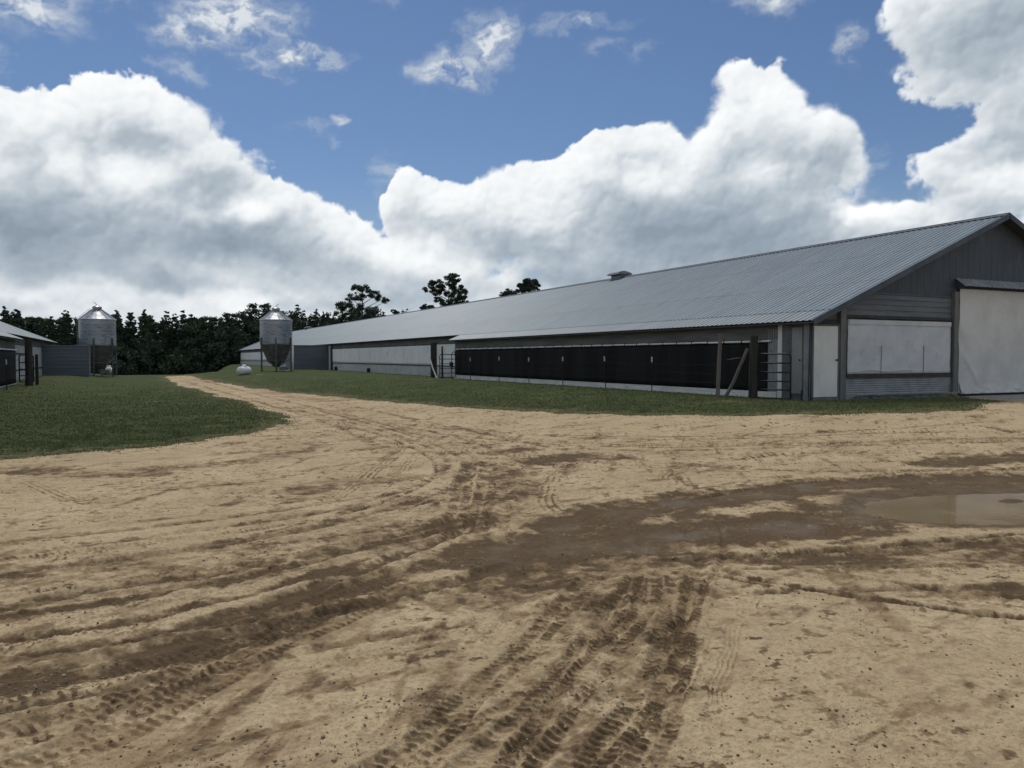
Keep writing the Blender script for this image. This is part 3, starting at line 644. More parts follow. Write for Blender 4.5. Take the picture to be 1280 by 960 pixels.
    def build(s, name, mt, parent=None, smooth=False, label=None, weld=False):
        b = base_of(parent) if parent else Vector((0, 0, 0))
        me = bpy.data.meshes.new(name); me.from_pydata([tuple(Vector(v) - b) for v in s.v], [], s.f)
        bm = bmesh.new(); bm.from_mesh(me); bmesh.ops.recalc_face_normals(bm, faces=bm.faces); bm.to_mesh(me); bm.free()
        if smooth: me.polygons.foreach_set('use_smooth', np.ones(len(me.polygons), bool))
        if smooth == 'auto': me.set_sharp_from_angle(angle=R(38))
        me.materials.append(mt)
        o = bpy.data.objects.new(name, me); C.objects.link(o)
        if parent: o.parent = parent
        if label: o['label'] = label
        return o
def base_of(o):
    v = Vector((0, 0, 0))
    while o is not None: v += o.location; o = o.parent
    return v
def thing(name, label, cat, loc, group=None):
    o = bpy.data.objects.new(name, None); C.objects.link(o); o.location = loc; o.empty_display_size = .2
    o['label'] = label; o['category'] = cat
    if group: o['group'] = group
    return o
def tag(o, label, cat, group=None):
    o['label'] = label; o['category'] = cat
    if group: o['group'] = group
    return o
def copy_tree(o, parent=None):
    c = o.copy(); C.objects.link(c); c.parent = parent
    for ch in [q for q in scene_children(o)]: copy_tree(ch, c)
    return c
def scene_children(o): return [q for q in C.objects if q.parent == o]

def pmat(name, c1, c2, scale=3.0, rough=.7, metal=0.0, spec=.3, stretch=(1, 1, 1), c3=None, s3=.5, bump=0.0, bscale=30, thr=(.35, .65), t3=(.55, .7)):
    m = bpy.data.materials.new(name); m.use_nodes = True; T = NT(m.node_tree); b = T.n['Principled BSDF']
    P = T.v('MULTIPLY', T.new('ShaderNodeNewGeometry').outputs['Position'], stretch)
    c = T.mix(T.ss(T.noise(P, scale, 5, .6), *thr), c1, c2)
    if c3: c = T.mix(T.m('MULTIPLY', T.ss(T.noise(P, scale * 2.7, 5, .65), *t3), s3), c, c3)
    T.put(b.inputs['Base Color'], c); b.inputs['Roughness'].default_value = rough; b.inputs['Metallic'].default_value = metal; b.inputs['Specular IOR Level'].default_value = spec
    if bump:
        bp = T.new('ShaderNodeBump'); bp.inputs['Strength'].default_value = bump; bp.inputs['Distance'].default_value = .01
        T.put(bp.inputs['Height'], T.noise(P, bscale, 4, .6)); T.put(b.inputs['Normal'], bp.outputs[0])
    return m

def roof_mat(name, c1, c2):
    m = bpy.data.materials.new(name); m.use_nodes = True; T = NT(m.node_tree); b = T.n['Principled BSDF']
    P = T.new('ShaderNodeNewGeometry').outputs['Position']
    sheet = T.new('ShaderNodeTexWhiteNoise', noise_dimensions='1D'); sp = T.new('ShaderNodeSeparateXYZ'); T.l.new(P, sp.inputs[0])
    T.put(sheet.inputs['W'], T.m('FLOOR', T.m('DIVIDE', sp.outputs[1], .92)))
    n = T.noise(T.v('MULTIPLY', P, (.35, 2.2, .35)), 1.5, 5, .6)
    c = T.mix(T.ss(n, .3, .7), c1, c2)
    c = T.mix(T.m('MULTIPLY', sheet.outputs['Value'], .16), c, (.09, .10, .115))
    sm = T.noise(T.v('MULTIPLY', P, (.7, 5, .7)), 2.2, 4, .7)
    c = T.mix(T.m('MULTIPLY', T.ss(sm, .60, .74), .35), c, (.075, .078, .08))
    wob = T.m('ADD', sp.outputs[2], T.m('MULTIPLY', T.m('SUBTRACT', sheet.outputs['Value'], .5), .03))
    lap = T.m('MAXIMUM', T.m('COMPARE', wob, 3.55, .010), T.m('COMPARE', wob, 4.75, .010)); c = T.mix(T.m('MULTIPLY', lap, .55), c, (.055, .06, .065))
    below = T.m('MULTIPLY', T.ss(wob, 2.6, 3.5), T.m('LESS_THAN', wob, 3.55)); c = T.mix(T.m('MULTIPLY', T.m('MULTIPLY', below, T.ss(T.noise(T.v('MULTIPLY', P, (.5, 7, .5)), 1.6, 4, .6), .48, .66)), .45), c, (.10, .095, .085))
    T.put(b.inputs['Base Color'], c); b.inputs['Roughness'].default_value = .48; b.inputs['Metallic'].default_value = .35; b.inputs['Specular IOR Level'].default_value = .4
    T.put(b.inputs['Roughness'], T.m('ADD', .42, T.m('MULTIPLY', n, .2)))
    return m

M = dict(
 roof=roof_mat('galvanised_roof', (.140, .175, .205), (.182, .220, .252)),
 leanroof=roof_mat('newer_roof_sheet', (.172, .200, .222), (.215, .242, .262)),
 trim=pmat('blue_grey_trim', (.050, .062, .078), (.075, .088, .105), 2, .5, .2),
 gable=pmat('dark_blue_siding', (.046, .055, .068), (.056, .066, .080), 1.2, .55, .1, stretch=(1, 1, .3), c3=(.11, .12, .13), s3=.4),
 louver=pmat('grey_lap_siding', (.105, .115, .125), (.14, .15, .158), 2, .6, .1, stretch=(.4, .4, 3), c3=(.07, .075, .08)),
 corr=pmat('dull_corrugated', (.22, .235, .25), (.29, .30, .31), 2.5, .55, .2, c3=(.14, .13, .115), s3=.5),
 dcorr=pmat('dark_corrugated', (.10, .105, .105), (.14, .145, .145), 2.5, .6, .1, c3=(.07, .07, .065)),
 shed=pmat('shed_lap_siding', (.095, .112, .125), (.12, .138, .150), 1.0, .6, .1, stretch=(.3, .3, 4), c3=(.07, .08, .09)),
 fascia=pmat('weathered_fascia', (.105, .105, .098), (.155, .152, .142), 1.3, .85, c3=(.07, .068, .06), s3=.6, stretch=(1, .35, 2.5), bump=.3),
 soffit=pmat('dark_soffit', (.04, .042, .045), (.06, .062, .065), 2, .9),
 black=pmat('black_shade_cloth', (.0085, .009, .0095), (.016, .0165, .016), .9, .8, spec=.15, stretch=(1, 1, .12), c3=(.026, .020, .015), s3=.55, thr=(.4, .62)),
 curtain=pmat('white_curtain', (.72, .735, .73), (.80, .81, .80), .8, .7, spec=.25, stretch=(1, 1, .5), c3=(.40, .395, .375), s3=.45, bump=.25, bscale=6),
 gcurtain=pmat('grey_white_tarp', (.45, .465, .49), (.55, .565, .585), 1.2, .6, spec=.3, c3=(.33, .335, .34), s3=.5, bump=.35, bscale=5),
 doorsheet=pmat('door_tarp', (.50, .50, .485), (.58, .58, .565), 1.1, .75, spec=.2, c3=(.44, .435, .415), s3=.35, bump=.4, bscale=4),
 lower=pmat('whitewashed_wall', (.40, .41, .40), (.50, .505, .49), 1.6, .85, c3=(.20, .195, .17), s3=.6, stretch=(1, .6, 1.6), bump=.3),
 base=pmat('white_base_board', (.58, .575, .54), (.72, .71, .67), 1.6, .8, c3=(.33, .30, .24), s3=.6, stretch=(1, .6, 2)),
 pipe=pmat('white_plastic_pipe', (.62, .62, .60), (.74, .74, .72), 3, .45, c3=(.4, .4, .38)),
 clip=simple_mat('dark_clip', (.02, .02, .02), .6),
 wood=pmat('grey_weathered_wood', (.10, .09, .075), (.165, .148, .125), 6, .9, stretch=(1, 1, .12), c3=(.06, .05, .04), s3=.7, bump=.7, bscale=12),
 dwood=pmat('dark_creosoted_wood', (.028, .025, .022), (.050, .045, .040), 5, .9, stretch=(1, 1, .12), c3=(.012, .010, .009), s3=.7, bump=.8, bscale=12),
 postwood=pmat('painted_wall_post', (.12, .125, .12), (.17, .172, .165), 4, .8, stretch=(1, 1, .2), c3=(.07, .07, .065)),
 dboard=pmat('dark_sill_board', (.035, .036, .036), (.055, .055, .052), 4, .8),
 door=pmat('white_steel_door', (.60, .60, .575), (.68, .68, .655), 1.3, .5, c3=(.50, .48, .43), s3=.3, stretch=(1, 1, .6)),
 gdoor=pmat('grey_door', (.22, .225, .22), (.27, .275, .265), 1.3, .6),
 knob=simple_mat('black_knob', (.015, .014, .013), .35, .5, .5),
 gate=pmat('dark_gate_pipe', (.018, .020, .022), (.03, .033, .035), 8, .5, .2),
 tpost=pmat('rusty_steel_post', (.030, .024, .020), (.05, .038, .03), 9, .7, .3),
 tip=simple_mat('white_post_tip', (.62, .60, .55), .6),
 wire=simple_mat('fence_wire', (.02, .02, .02), .8, 0),
 rope=simple_mat('white_rope', (.66, .66, .63), .8),
 cord=simple_mat('thin_dark_cord', (.20, .20, .20), .8),
 concrete=pmat('concrete', (.26, .255, .24), (.34, .33, .31), 3, .9, c3=(.17, .16, .14), bump=.4),
 plastic=pmat('crumpled_plastic', (.36, .37, .38), (.55, .56, .56), 5, .45, spec=.4, bump=.6, bscale=14),
 tank=pmat('white_tank_paint', (.66, .66, .62), (.76, .76, .72), 1.5, .4, c3=(.42, .38, .30), s3=.35),
 motor=pmat('grey_motor', (.12, .13, .14), (.18, .19, .20), 5, .5, .4),
)
def noise1(*a): return float(fbm(np.float64([a[0]]), np.float64([a[1]]), 3)[0])

# ================================================================ poultry houses
SL = .421                                       # roof slope
def house(name, label, X0, sx, Z0, y_front, lean_y, y_far, y_shed, full=True):
    """X0: lean-to wall line, sx: direction into the house"""
    h = thing(name, label, 'barn', (X0 + sx * 8.3, y_front + .4, Z0))
    X = lambda l: X0 + sx * l
    zr = lambda l: 2.25 + SL * (l + .35)                  # upper face of the near roof slope
    RL = 8.3; zR = zr(RL); yw = y_front + .40; ye = y_far - .35
    out = (-sx, 0, 0)
    def P(l, y, z): return (X(l), y, z + Z0)
    # roof slopes, ribs running down the slope
    L = RL - .42; sl = Vector((-sx, 0, -SL)).normalized(); nrm = Vector((-sx * SL, 0, 1)).normalized(); slen = math.hypot(RL - .42, (RL - .42) * SL)
    r = MB().rib(P(RL, y_front, zR), (0, 1, 0), sl, y_far - y_front, nrm, .232, .022, lambda t: (0, slen))
    roof = r.build('roof', M['roof'], h)
    sl2 = Vector((sx, 0, -SL)).normalized(); nr2 = Vector((sx * SL, 0, 1)).normalized()
    r = MB().rib(P(RL, y_front, zR), (0, 1, 0), sl2, y_far - y_front, nr2, .232, .022, lambda t: (0, slen + .8)); r.build('roof', M['roof'], h)
    # thin underside of the two slopes
    u = MB().add([P(.42, y_front, zr(.42) - .05), P(RL, y_front, zR - .05), P(RL, y_far, zR - .05), P(.42, y_far, zr(.42) - .05)], [(0, 1, 2, 3)])
    u.add([P(RL, y_front, zR - .052), P(RL + 8.6, y_front, zR - .052 - 8.6 * SL), P(RL + 8.6, y_far, zR - .052 - 8.6 * SL), P(RL, y_far, zR - .052)], [(0, 1, 2, 3)])
    u.build('roof_lining', M['soffit'], h)
    # ridge cap
    c = MB()
    for s_ in (1, -1):
        c.obox(P(RL + s_ * sx * 0 + s_ * .10, (y_front + y_far) / 2, zR + .035 - .10 * SL), (0, (y_far - y_front) / 2 + .02, 0), Vector((s_ * sx, 0, -SL)).normalized() * .13, (0, 0, .006))
    c.build('ridge_cap', M['trim'], roof)
    # lean-to sheet over the near run
    ll = math.hypot(1.0, 1.0 * SL)
    MB().rib(P(.68, y_front, zr(.68) - .016), (0, 1, 0), sl, lean_y + .3 - y_front, nrm, .232, .022, lambda t: (0, ll)).build('lean_to_roof', M['leanroof'], h)
    MB().obox(P(.165, (y_front + lean_y + .3) / 2, zr(.165) - .085), (0, (lean_y + .3 - y_front) / 2, 0), sl * .54, nrm * .012).build('lean_to_soffit', M['soffit'], h)
    # rake trims at both gables
    for yy in (y_front - .015, y_far + .015):
        for s_, la, lb in ((1, -.37 if yy < 30 else .40, RL), (-1, RL, 2 * RL + .37)):
            za = zr(la) if s_ > 0 else zR; zb = zR if s_ > 0 else zr(2 * RL - lb)
            MB().bar(P(la, yy, za - .055), P(lb, yy, zb - .055), .03, .17).build('rake_trim', M['trim'], h)
    # plain wall behind everything
    body = MB(); z0w = -.25
    far = 2 * RL
    def gable_poly(y, a, b, zt=None):
        return [P(a, y, z0w), P(b, y, z0w), P(b, y, min(zr(b), zr(2 * RL - b)) - .08), P(RL, y, zR - .08), P(a, y, zr(a) - .08)]
    return h, X, P, zr, RL, zR, yw, ye, out, roof, gable_poly

def build_right_house():
    h, X, P, zr, RL, zR, yw, ye, out, roof, gp = house('poultry_house', 'long grey metal roofed poultry house on the right with tall tarp door in its gable', 17.65, 1, 0.0, 16.35, 44.6, 158.0, 82.0)
    FR = 2 * RL
    wall = MB(); wall.add(gp(yw + .06, .02, FR), [(0, 1, 2, 3, 4)]); wall.add(gp(ye, .8, FR), [(0, 1, 2, 3, 4)])
    wall.add([P(FR, yw + .06, -.25), P(FR, ye, -.25), P(FR, ye, 2.3), P(FR, yw + .06, 2.3)], [(0, 1, 2, 3)])
    wall.add([P(.80, 44.4, -.25), P(.80, ye, -.25), P(.80, ye, 2.60), P(.80, 44.4, 2.60)], [(0, 1, 2, 3)])
    wall.add([P(.02, yw + .06, -.25), P(.02, 44.6, -.25), P(.02, 44.6, 2.30), P(.02, yw + .06, 2.30)], [(0, 1, 2, 3)])
    wall.add([P(.02, 44.6, -.25), P(.80, 44.6, -.25), P(.80, 44.6, 2.62), P(.02, 44.6, 2.30)], [(0, 1, 2, 3)])
    wall.build('wall', M['fascia'], h)
    # ---- front gable
    f = (0, -1, 0); ex = (1, 0, 0); ez = (0, 0, 1)
    zu = 3.13
    top = lambda l: min(zr(l), zr(2 * RL - l)) - .09
    a0 = 1.85
    MB().rib(P(a0, yw, 0), ex, ez, FR - 2 * a0, f, (.30), .009, lambda t: (zu, max(zu + .001, top(a0 + t)))).build('gable_siding', M['gable'], h)
    MB().bar(P(1.80, yw - .02, zu), P(FR - 1.80, yw - .02, zu), .05, .05).build('gable_sill', M['trim'], h)
    def mirrored(fn):
        fn(lambda l: l); fn(lambda l: 2 * RL - l)
    def side(m):
        lo, hi = sorted((m(1.33), m(6.05)))
        # lap siding above the tarp, cut to the roof slope
        sd_ = MB(); z = 2.46
        while z < zu - .05:
            lcut = (z + .17 - 2.16) / SL - .35
            e0, e1 = m(max(1.33, lcut)), m(6.05); e0, e1 = min(e0, e1), max(e0, e1)
            sd_.add([P(e0, yw - .035, z), P(e1, yw - .035, z), P(e1, yw - .008, z + .165), P(e0, yw - .008, z + .165), P(e0, yw + .02, z), P(e1, yw + .02, z)], [(0, 1, 2, 3), (0, 4, 5, 1)]); z += .165
        sd_.build('lap_siding', M['louver'], h)
        MB().bar(P(lo, yw - .02, 2.41), P(hi, yw - .02, 2.41), .08, .09).build('header_board', M['dboard'], h)
        rg = random.Random(4)
        cu = MB().sheet(P(lo + .05, yw - .05, .70), ex, ez, hi - lo - .12, 1.62, f, 60, 24,
                        lambda a, b: .02 * noise1(a * 1.1, b * 1.4) + .012 * noise1(a * 4 + 9, b * 3) + .02 * (abs(math.sin(a * 1.2 + .6 * b)) ** 8) * (1 - b / 1.7))
        cu = cu.build('tarp_curtain', M['gcurtain'], h, smooth=True)
        MB().obox(P((lo + hi) / 2, yw - .078, 2.25), ((hi - lo) / 2 - .08, 0, 0), (0, .008, 0), (0, 0, .07)).build('hem', M['gcurtain'], cu)
        for q in (1.45, 3.35):
            MB().tube([P(lo + q, yw - .085, .72), P(lo + q + .01, yw - .085, 1.55)], .010, 5).build('cord', M['cord'], cu)
        pts = [P(lo + .3 + 2.6 * t, yw - .10, .765 + .055 * abs(math.sin(t * 5.6)) * (1 - .2 * t)) for t in [i / 24 for i in range(25)]]
        MB().tube(pts, .013, 6).build('rope', M['rope'], cu, smooth=True)
        MB().box(P(lo, yw - .09, .58), P(hi, yw - .01, .685)).build('sill_board', M['dboard'], h)
        MB().rib(P(lo, yw - .03, -.2), ez, ex, .78, f, .066, .014, lambda t: (0, hi - lo), wave=True).build('corrugated_skirt', M['corr'], h)
        MB().box(P(m(6.06), yw - .13, -.2), P(m(6.27), yw + .02, 3.30)).build('wall_post', M['postwood'], h)
        MB().box(P(m(1.08), yw - .08, -.2), P(m(1.31), yw + .02, zr(1.1) - .12)).build('wall_post', M['postwood'], h)
        # white walk door with dark boarding above
        MB().rib(P(min(m(.02), m(1.06)), yw, 0), ex, ez, 1.04, f, .30, .015, lambda t: (2.13, 2.30)).build('door_header', M['dboard'], h)
        fr = MB(); e0, e1 = sorted((m(.04), m(1.02)))
        fr.box(P(e0 - .03, yw - .05, -.02), P(e0, yw + .01, 2.12)); fr.box(P(e1, yw - .05, -.02), P(e1 + .04, yw + .01, 2.12)); fr.box(P(e0 - .03, yw - .05, 2.12), P(e1 + .04, yw + .01, 2.15)); fr.box(P(e0 - .03, yw - .06, -.06), P(e1 + .04, yw + .01, .03))
        d = MB().box(P(e0 + .012, yw - .035, .045), P(e1 - .012, yw + .005, 2.105)).build('door', M['door'], h)
        fr.build('door_frame', M['postwood'], d)
        k = MB().tube([P(m(.93), yw - .04, 1.12), P(m(.93), yw - .075, 1.12)], .018, 8); k.tube([P(m(.93), yw - .075, 1.12), P(m(.93), yw - .09, 1.12), P(m(.93), yw - .115, 1.12)], [.02, .034, .022], 10)
        k.build('door_knob', M['knob'], d, smooth='auto')
    mirrored(side)
    # tall tarp over the main doorway with its metal hood
    def dd(a, b):
        t = max(0, 1 - b / 1.4)
        return .03 * noise1(a * .7, b * .7) + .02 * noise1(a * 2.3 + 5, b * 1.6) + sstep(a, 0, .3) * .10 * t * t * (.5 + .5 * math.sin(a * 2.2 + 1)) + sstep(a, .05, .5) * .12 * math.exp(-((b - 1.35 + 1.25 * (a - .1) ) / .13) ** 2) * max(0, 1 - a / 1.5) - .05 * math.exp(-((b - 1.75 + 1.25 * (a - .1)) / .25) ** 2) * max(0, 1 - a / 1.6)
    dr = MB().sheet(P(6.36, yw - .08, .03), ex, ez, 3.90, 3.38, f, 90, 80, dd).build('door_tarp', M['doorsheet'], h, smooth=True)
    def d2(a, b): return .015 + .11 * abs(noise1(a * 1.9, b * 5)) * (1 - b / .42) + .05 * max(0, 1 - b / .3) + .06 * abs(noise1(a * .8, 3)) * (1 - b / .40)
    MB().sheet(P(6.36, yw - .10, .02), ex, ez, 3.90, .34, f, 120, 14, d2, .02).build('tarp_fold', M['doorsheet'], dr, smooth=True)
    hood = MB(); e0, e1 = P(6.22, 0, 0)[0], P(10.38, 0, 0)[0]
    hood.rib((e0, yw - .02, 3.74), (1, 0, 0), Vector((0, -.34, -.27)).normalized(), e1 - e0, (0, -.3, .95), .232, .018, lambda t: (0, .44)); hood.build('door_hood', M['corr'], h)
    for e in (e0, e1 - .02): MB().add([(e, yw - .02, 3.74), (e, yw - .36, 3.46), (e, yw - .02, 3.40), (e + .02, yw - .02, 3.74), (e + .02, yw - .36, 3.46), (e + .02, yw - .02, 3.40)], [(0, 1, 2), (3, 5, 4), (0, 3, 4, 1), (1, 4, 5, 2), (2, 5, 3, 0)]).build('hood_bracket', M['gable'], h)
    MB().box((e0, yw - .09, -.12), (e1, yw - .002, .03)).build('door_sill', M['dboard'], h)
    # ---- near wall under the lean-to, facing the drive
    eY = (0, 1, 0)
    MB().box(P(-.02, 18.0, 1.74), P(.015, 44.6, zr(0) - .10)).build('fascia_board', M['fascia'], h)
    bl = MB().sheet(P(-.035, 18.48, .15), eY, ez, 26.1, 1.53, out, 220, 8, lambda a, b: .012 * noise1(a * 1.3, b * .9) + .008 * math.sin(a * 5.7 + noise1(a, 2) * 2)).build('shade_cloth', M['black'], h, smooth=True)
    MB().box(P(-.05, 18.08, -.30), P(.012, 44.62, .145)).build('base_board', M['base'], h)
    MB().rib(P(-.012, 18.05, -.1), eY, ez, .42, out, .10, .012, lambda t: (0, 2.15)).build('corrugated_trim', M['corr'], h)
    pp = MB().tube([P(-.09, 18.3 + i * (26.3 / 40), 1.70 - .012 * abs(math.sin(i * 1.9))) for i in range(41)], .034, 8).build('curtain_pipe', M['pipe'], h, smooth=True)
    for i in range(32):
        y = 18.7 + i * .83
        MB().box(P(-.130, y - .018, 1.655), P(-.045, y + .018, 1.745)).build('pipe_clip', M['clip'], pp)
    MB().box(P(-.03, 17.88, -.12), P(.012, 18.045, 2.26)).build('corner_trim', M['door'], h)
    MB().rib(P(-.008, 17.50, -.1), eY, ez, .37, out, .093, .012, lambda t: (0, 2.3)).build('dark_corrugated_panel', M['dcorr'], h)
    d = MB().box(P(-.035, 17.08, .13), P(.012, 17.47, 2.08)).build('side_door', M['gdoor'], h, label='narrow grey side door')
    MB().tube([P(-.035, 17.14, 1.12), P(-.06, 17.14, 1.12), P(-.085, 17.14, 1.12)], [.015, .03, .018], 8).build('door_knob', M['knob'], d)
    MB().rib(P(-.008, 16.78, -.1), eY, ez, .26, out, .065, .012, lambda t: (0, 2.3)).build('corrugated_panel', M['corr'], h)
    MB().tube([P(-.05, 16.78, -.12), P(-.05, 16.80, .22), P(-.05, 16.77, 2.2)], .016, 6).build('cable', M['clip'], h)
    MB().tube([P(-.05, 17.05, -.12), P(-.05, 17.06, .24)], .02, 6).build('cable', M['clip'], h)
    # ---- main wall past the lean-to
    MB().box(P(.775, 44.7, 2.10), P(.815, 81.8, zr(.8) - .10)).build('fascia_board', M['fascia'], h)
    for (y0, y1) in ((50.9, 80.4),):
        MB().box(P(.74, y0, 2.045), P(.795, y1, 2.10)).build('header_board', M['dboard'], h)
        MB().sheet(P(.76, y0, .68), eY, ez, y1 - y0, 1.36, out, 200, 8, lambda a, b: .018 * noise1(a * .8, b) + .01 * math.sin(a * 3)).build('white_curtain', M['curtain'], h, smooth=True)
        MB().box(P(.73, y0, .61), P(.795, y1, .68)).build('sill_board', M['dboard'], h)
        MB().box(P(.76, y0, -.3), P(.796, y1, .61)).build('lower_wall', M['lower'], h)
    MB().box(P(.755, 44.75, .68), P(.796, 49.9, 2.06)).build('white_panel', M['curtain'], h)
    MB().box(P(.755, 44.75, -.3), P(.796, 49.9, .61)).build('lower_wall', M['lower'], h)
    MB().box(P(.73, 44.75, .61), P(.795, 49.9, .68)).build('sill_board', M['dboard'], h)
    MB().box(P(.66, 49.9, -.3), P(.79, 50.85, 2.2)).build('wall_post', M['dwood'], h)
    MB().box(P(.68, 80.5, -.3), P(.79, 81.1, 2.5)).build('wall_post', M['dboard'], h)
    MB().box(P(.66, 81.15, -.3), P(.79, 81.8, 2.4)).build('corner_trim', M['door'], h)
    for y in (78.6, 66.5): MB().box(P(.52, y - .15, -.1), P(.73, y + .15, .28)).build('inlet_box', M['clip'], h)
    # ---- main wall past the projecting control shed
    MB().box(P(.775, 86.6, 2.10), P(.815, ye, zr(.8) - .10)).build('fascia_board', M['fascia'], h)
    MB().sheet(P(.76, 87, .68), eY, ez, ye - 88, 1.40, out, 120, 4, lambda a, b: .02 * noise1(a * .5, b)).build('white_curtain', M['curtain'], h, smooth=True)
    MB().box(P(.73, 87, .60), P(.795, ye - .5, .68)).build('sill_board', M['dboard'], h)
    MB().box(P(.76, 87, -.3), P(.796, ye - .4, .60)).build('lower_wall', M['lower'], h)
    # projecting shed against the long wall
    sh = MB(); z = -.3
    def lap(m, p0, p1, n):
        z = -.30
        while z < 2.36:
            a, b = Vector(p0), Vector(p1); q = Vector(n)
            m.add([a + q * .03 + Vector((0, 0, z)), b + q * .03 + Vector((0, 0, z)), b + Vector((0, 0, z + .27)), a + Vector((0, 0, z + .27)), a + Vector((0, 0, z)), b + Vector((0, 0, z))], [(0, 1, 2, 3), (0, 4, 5, 1)]); z += .27
    lap(sh, (14.75, 82, 0), (18.42, 82, 0), (0, -1, 0)); lap(sh, (14.75, 86.5, 0), (14.75, 82, 0), (-1, 0, 0)); lap(sh, (18.42, 86.5, 0), (14.75, 86.5, 0), (0, 1, 0))
    sh.build('shed_siding', M['shed'], h)
    MB().box((14.65, 81.9, 2.40), (18.5, 86.6, 2.47)).build('shed_roof', M['roof'], h)
    # ridge vents
    for y, k in ((39.3, 1.0), (131.0, 1.3)):
        v = MB(); L_ = .62 * k; zc = zR + .12
        v.box((X(RL) - .26, y - L_ * .8, zR - .12), (X(RL) + .26, y + L_ * .8, zR + .16)); v.build('vent_curb', M['motor'], roof)
        c = MB(); c.add([(X(RL) - .50, y - L_, zc + .03), (X(RL) + .50, y - L_, zc + .03), (X(RL) + .50, y + L_, zc + .03), (X(RL) - .50, y + L_, zc + .03),
               (X(RL) - .42, y - L_ * .95, zc + .14), (X(RL) + .42, y - L_ * .95, zc + .14), (X(RL) + .42, y + L_ * .95, zc + .14), (X(RL) - .42, y + L_ * .95, zc + .14), (X(RL) - .12, y - L_ * .8, zc + .25), (X(RL) + .12, y - L_ * .8, zc + .25), (X(RL) + .12, y + L_ * .8, zc + .25), (X(RL) - .12, y + L_ * .8, zc + .25)],
              [(3, 2, 1, 0)] + [(a + i, a + (i + 1) % 4, a + 4 + (i + 1) % 4, a + 4 + i) for a in (0, 4) for i in range(4)] + [(8, 9, 10, 11)])
        c.build('vent_cap', M['motor'], roof)
    # crumpled plastic lying against the skirt
    p = MB(); 
    p.sheet((19.2, yw - .10, -.03), (1, 0, 0), (0, -.5, .35), 4.6, .30, (0, -.2, 1), 90, 8, lambda a, b: .07 * abs(noise1(a * 2.6, b * 8)) + .02 * noise1(a * 9, b * 9), .01)
    tag(p.build('plastic_sheet', M['plastic'], smooth=True), 'crumpled pale plastic sheet lying along the foot of the corrugated gable wall', 'plastic sheet')
    o = MB().box((23.9, 14.9, -.45), (28.4, yw - .10, -.055)).build('concrete_apron', M['concrete']); o['kind'] = 'structure'
build_right_house()

def build_left_house():
    h, X, P, zr, RL, zR, yw, ye, out, roof, gp = house('poultry_house', 'low poultry house cut off by the left edge of the photo, with dark shade cloth', -5.15, -1, -.16, 16.35, 45.0, 75.0, 66.0)
    FR = 2 * RL; eY = (0, 1, 0); ez = (0, 0, 1)
    wall = MB(); wall.add(gp(yw + .06, .02, FR), [(0, 1, 2, 3, 4)]); wall.add(gp(ye, .8, FR), [(0, 1, 2, 3, 4)])
    wall.add([P(FR, yw + .06, -.35), P(FR, ye, -.35), P(FR, ye, 2.3), P(FR, yw + .06, 2.3)], [(0, 1, 2, 3)])
    wall.add([P(.80, 44.4, -.35), P(.80, ye, -.35), P(.80, ye, 2.60), P(.80, 44.4, 2.60)], [(0, 1, 2, 3)])
    wall.add([P(.02, yw + .06, -.35), P(.02, 45, -.35), P(.02, 45, 2.30), P(.02, yw + .06, 2.30)], [(0, 1, 2, 3)])
    wall.add([P(.02, 45, -.35), P(.80, 45, -.35), P(.80, 45, 2.62), P(.02, 45, 2.30)], [(0, 1, 2, 3)])
    wall.build('wall', M['fascia'], h)
    MB().box(P(-.02, 17.2, 1.74), P(.015, 45, zr(0) - .10)).build('fascia_board', M['fascia'], h)
    MB().sheet(P(-.035, 18.0, .12), eY, ez, 26.9, 1.56, out, 120, 6, lambda a, b: .012 * noise1(a * 1.3, b * .9)).build('shade_cloth', M['black'], h, smooth=True)
    MB().box(P(-.05, 17.5, -.35), P(.012, 45, .115)).build('base_board', M['lower'], h)
    MB().tube([P(-.09, 18, 1.72), P(-.09, 44.9, 1.72)], .034, 8).build('curtain_pipe', M['pipe'], h, smooth=True)
    MB().box(P(.775, 45.1, 2.10), P(.815, ye, zr(.8) - .10)).build('fascia_board', M['fascia'], h)
    MB().box(P(.755, 45.3, .68), P(.796, 56.5, 2.06)).build('white_panel', M['lower'], h)
    MB().box(P(.72, 45.3, 1.52), P(.80, 56.5, 1.62)).build('wall_rail', M['dboard'], h)
    MB().box(P(.755, 57.6, .68), P(.796, 70.5, 2.06)).build('white_curtain', M['lower'], h)
    MB().box(P(.72, 45.3, .60), P(.80, 72, .68)).build('sill_board', M['dboard'], h)
    MB().box(P(.755, 45.3, -.35), P(.796, 72, .60)).build('lower_wall', M['lower'], h)
    MB().box(P(.66, 56.6, -.35), P(.79, 57.5, 2.4)).build('wall_post', M['dwood'], h)
    MB().box(P(.66, 70.6, -.35), P(.79, 71.4, 2.2)).build('wall_post', M['dwood'], h)
    sh = MB(); z = -.4
    while z < 2.0:
        for a, b, q in (((-5.9, 66, 0), (-2.95, 66, 0), (0, -1, 0)), ((-2.95, 66, 0), (-2.95, 69.4, 0), (1, 0, 0)), ((-2.95, 69.4, 0), (-5.9, 69.4, 0), (0, 1, 0))):
            a, b, q = Vector(a), Vector(b), Vector(q)
            sh.add([a + q * .03 + Vector((0, 0, z)), b + q * .03 + Vector((0, 0, z)), b + Vector((0, 0, z + .27)), a + Vector((0, 0, z + .27)), a + Vector((0, 0, z)), b + Vector((0, 0, z))], [(0, 1, 2, 3), (0, 4, 5, 1)])
        z += .27
    sh.build('shed_siding', M['shed'], h)
    MB().box((-5.98, 65.95, 2.03), (-2.9, 69.5, 2.08)).build('shed_roof', M['roof'], h)
build_left_house()

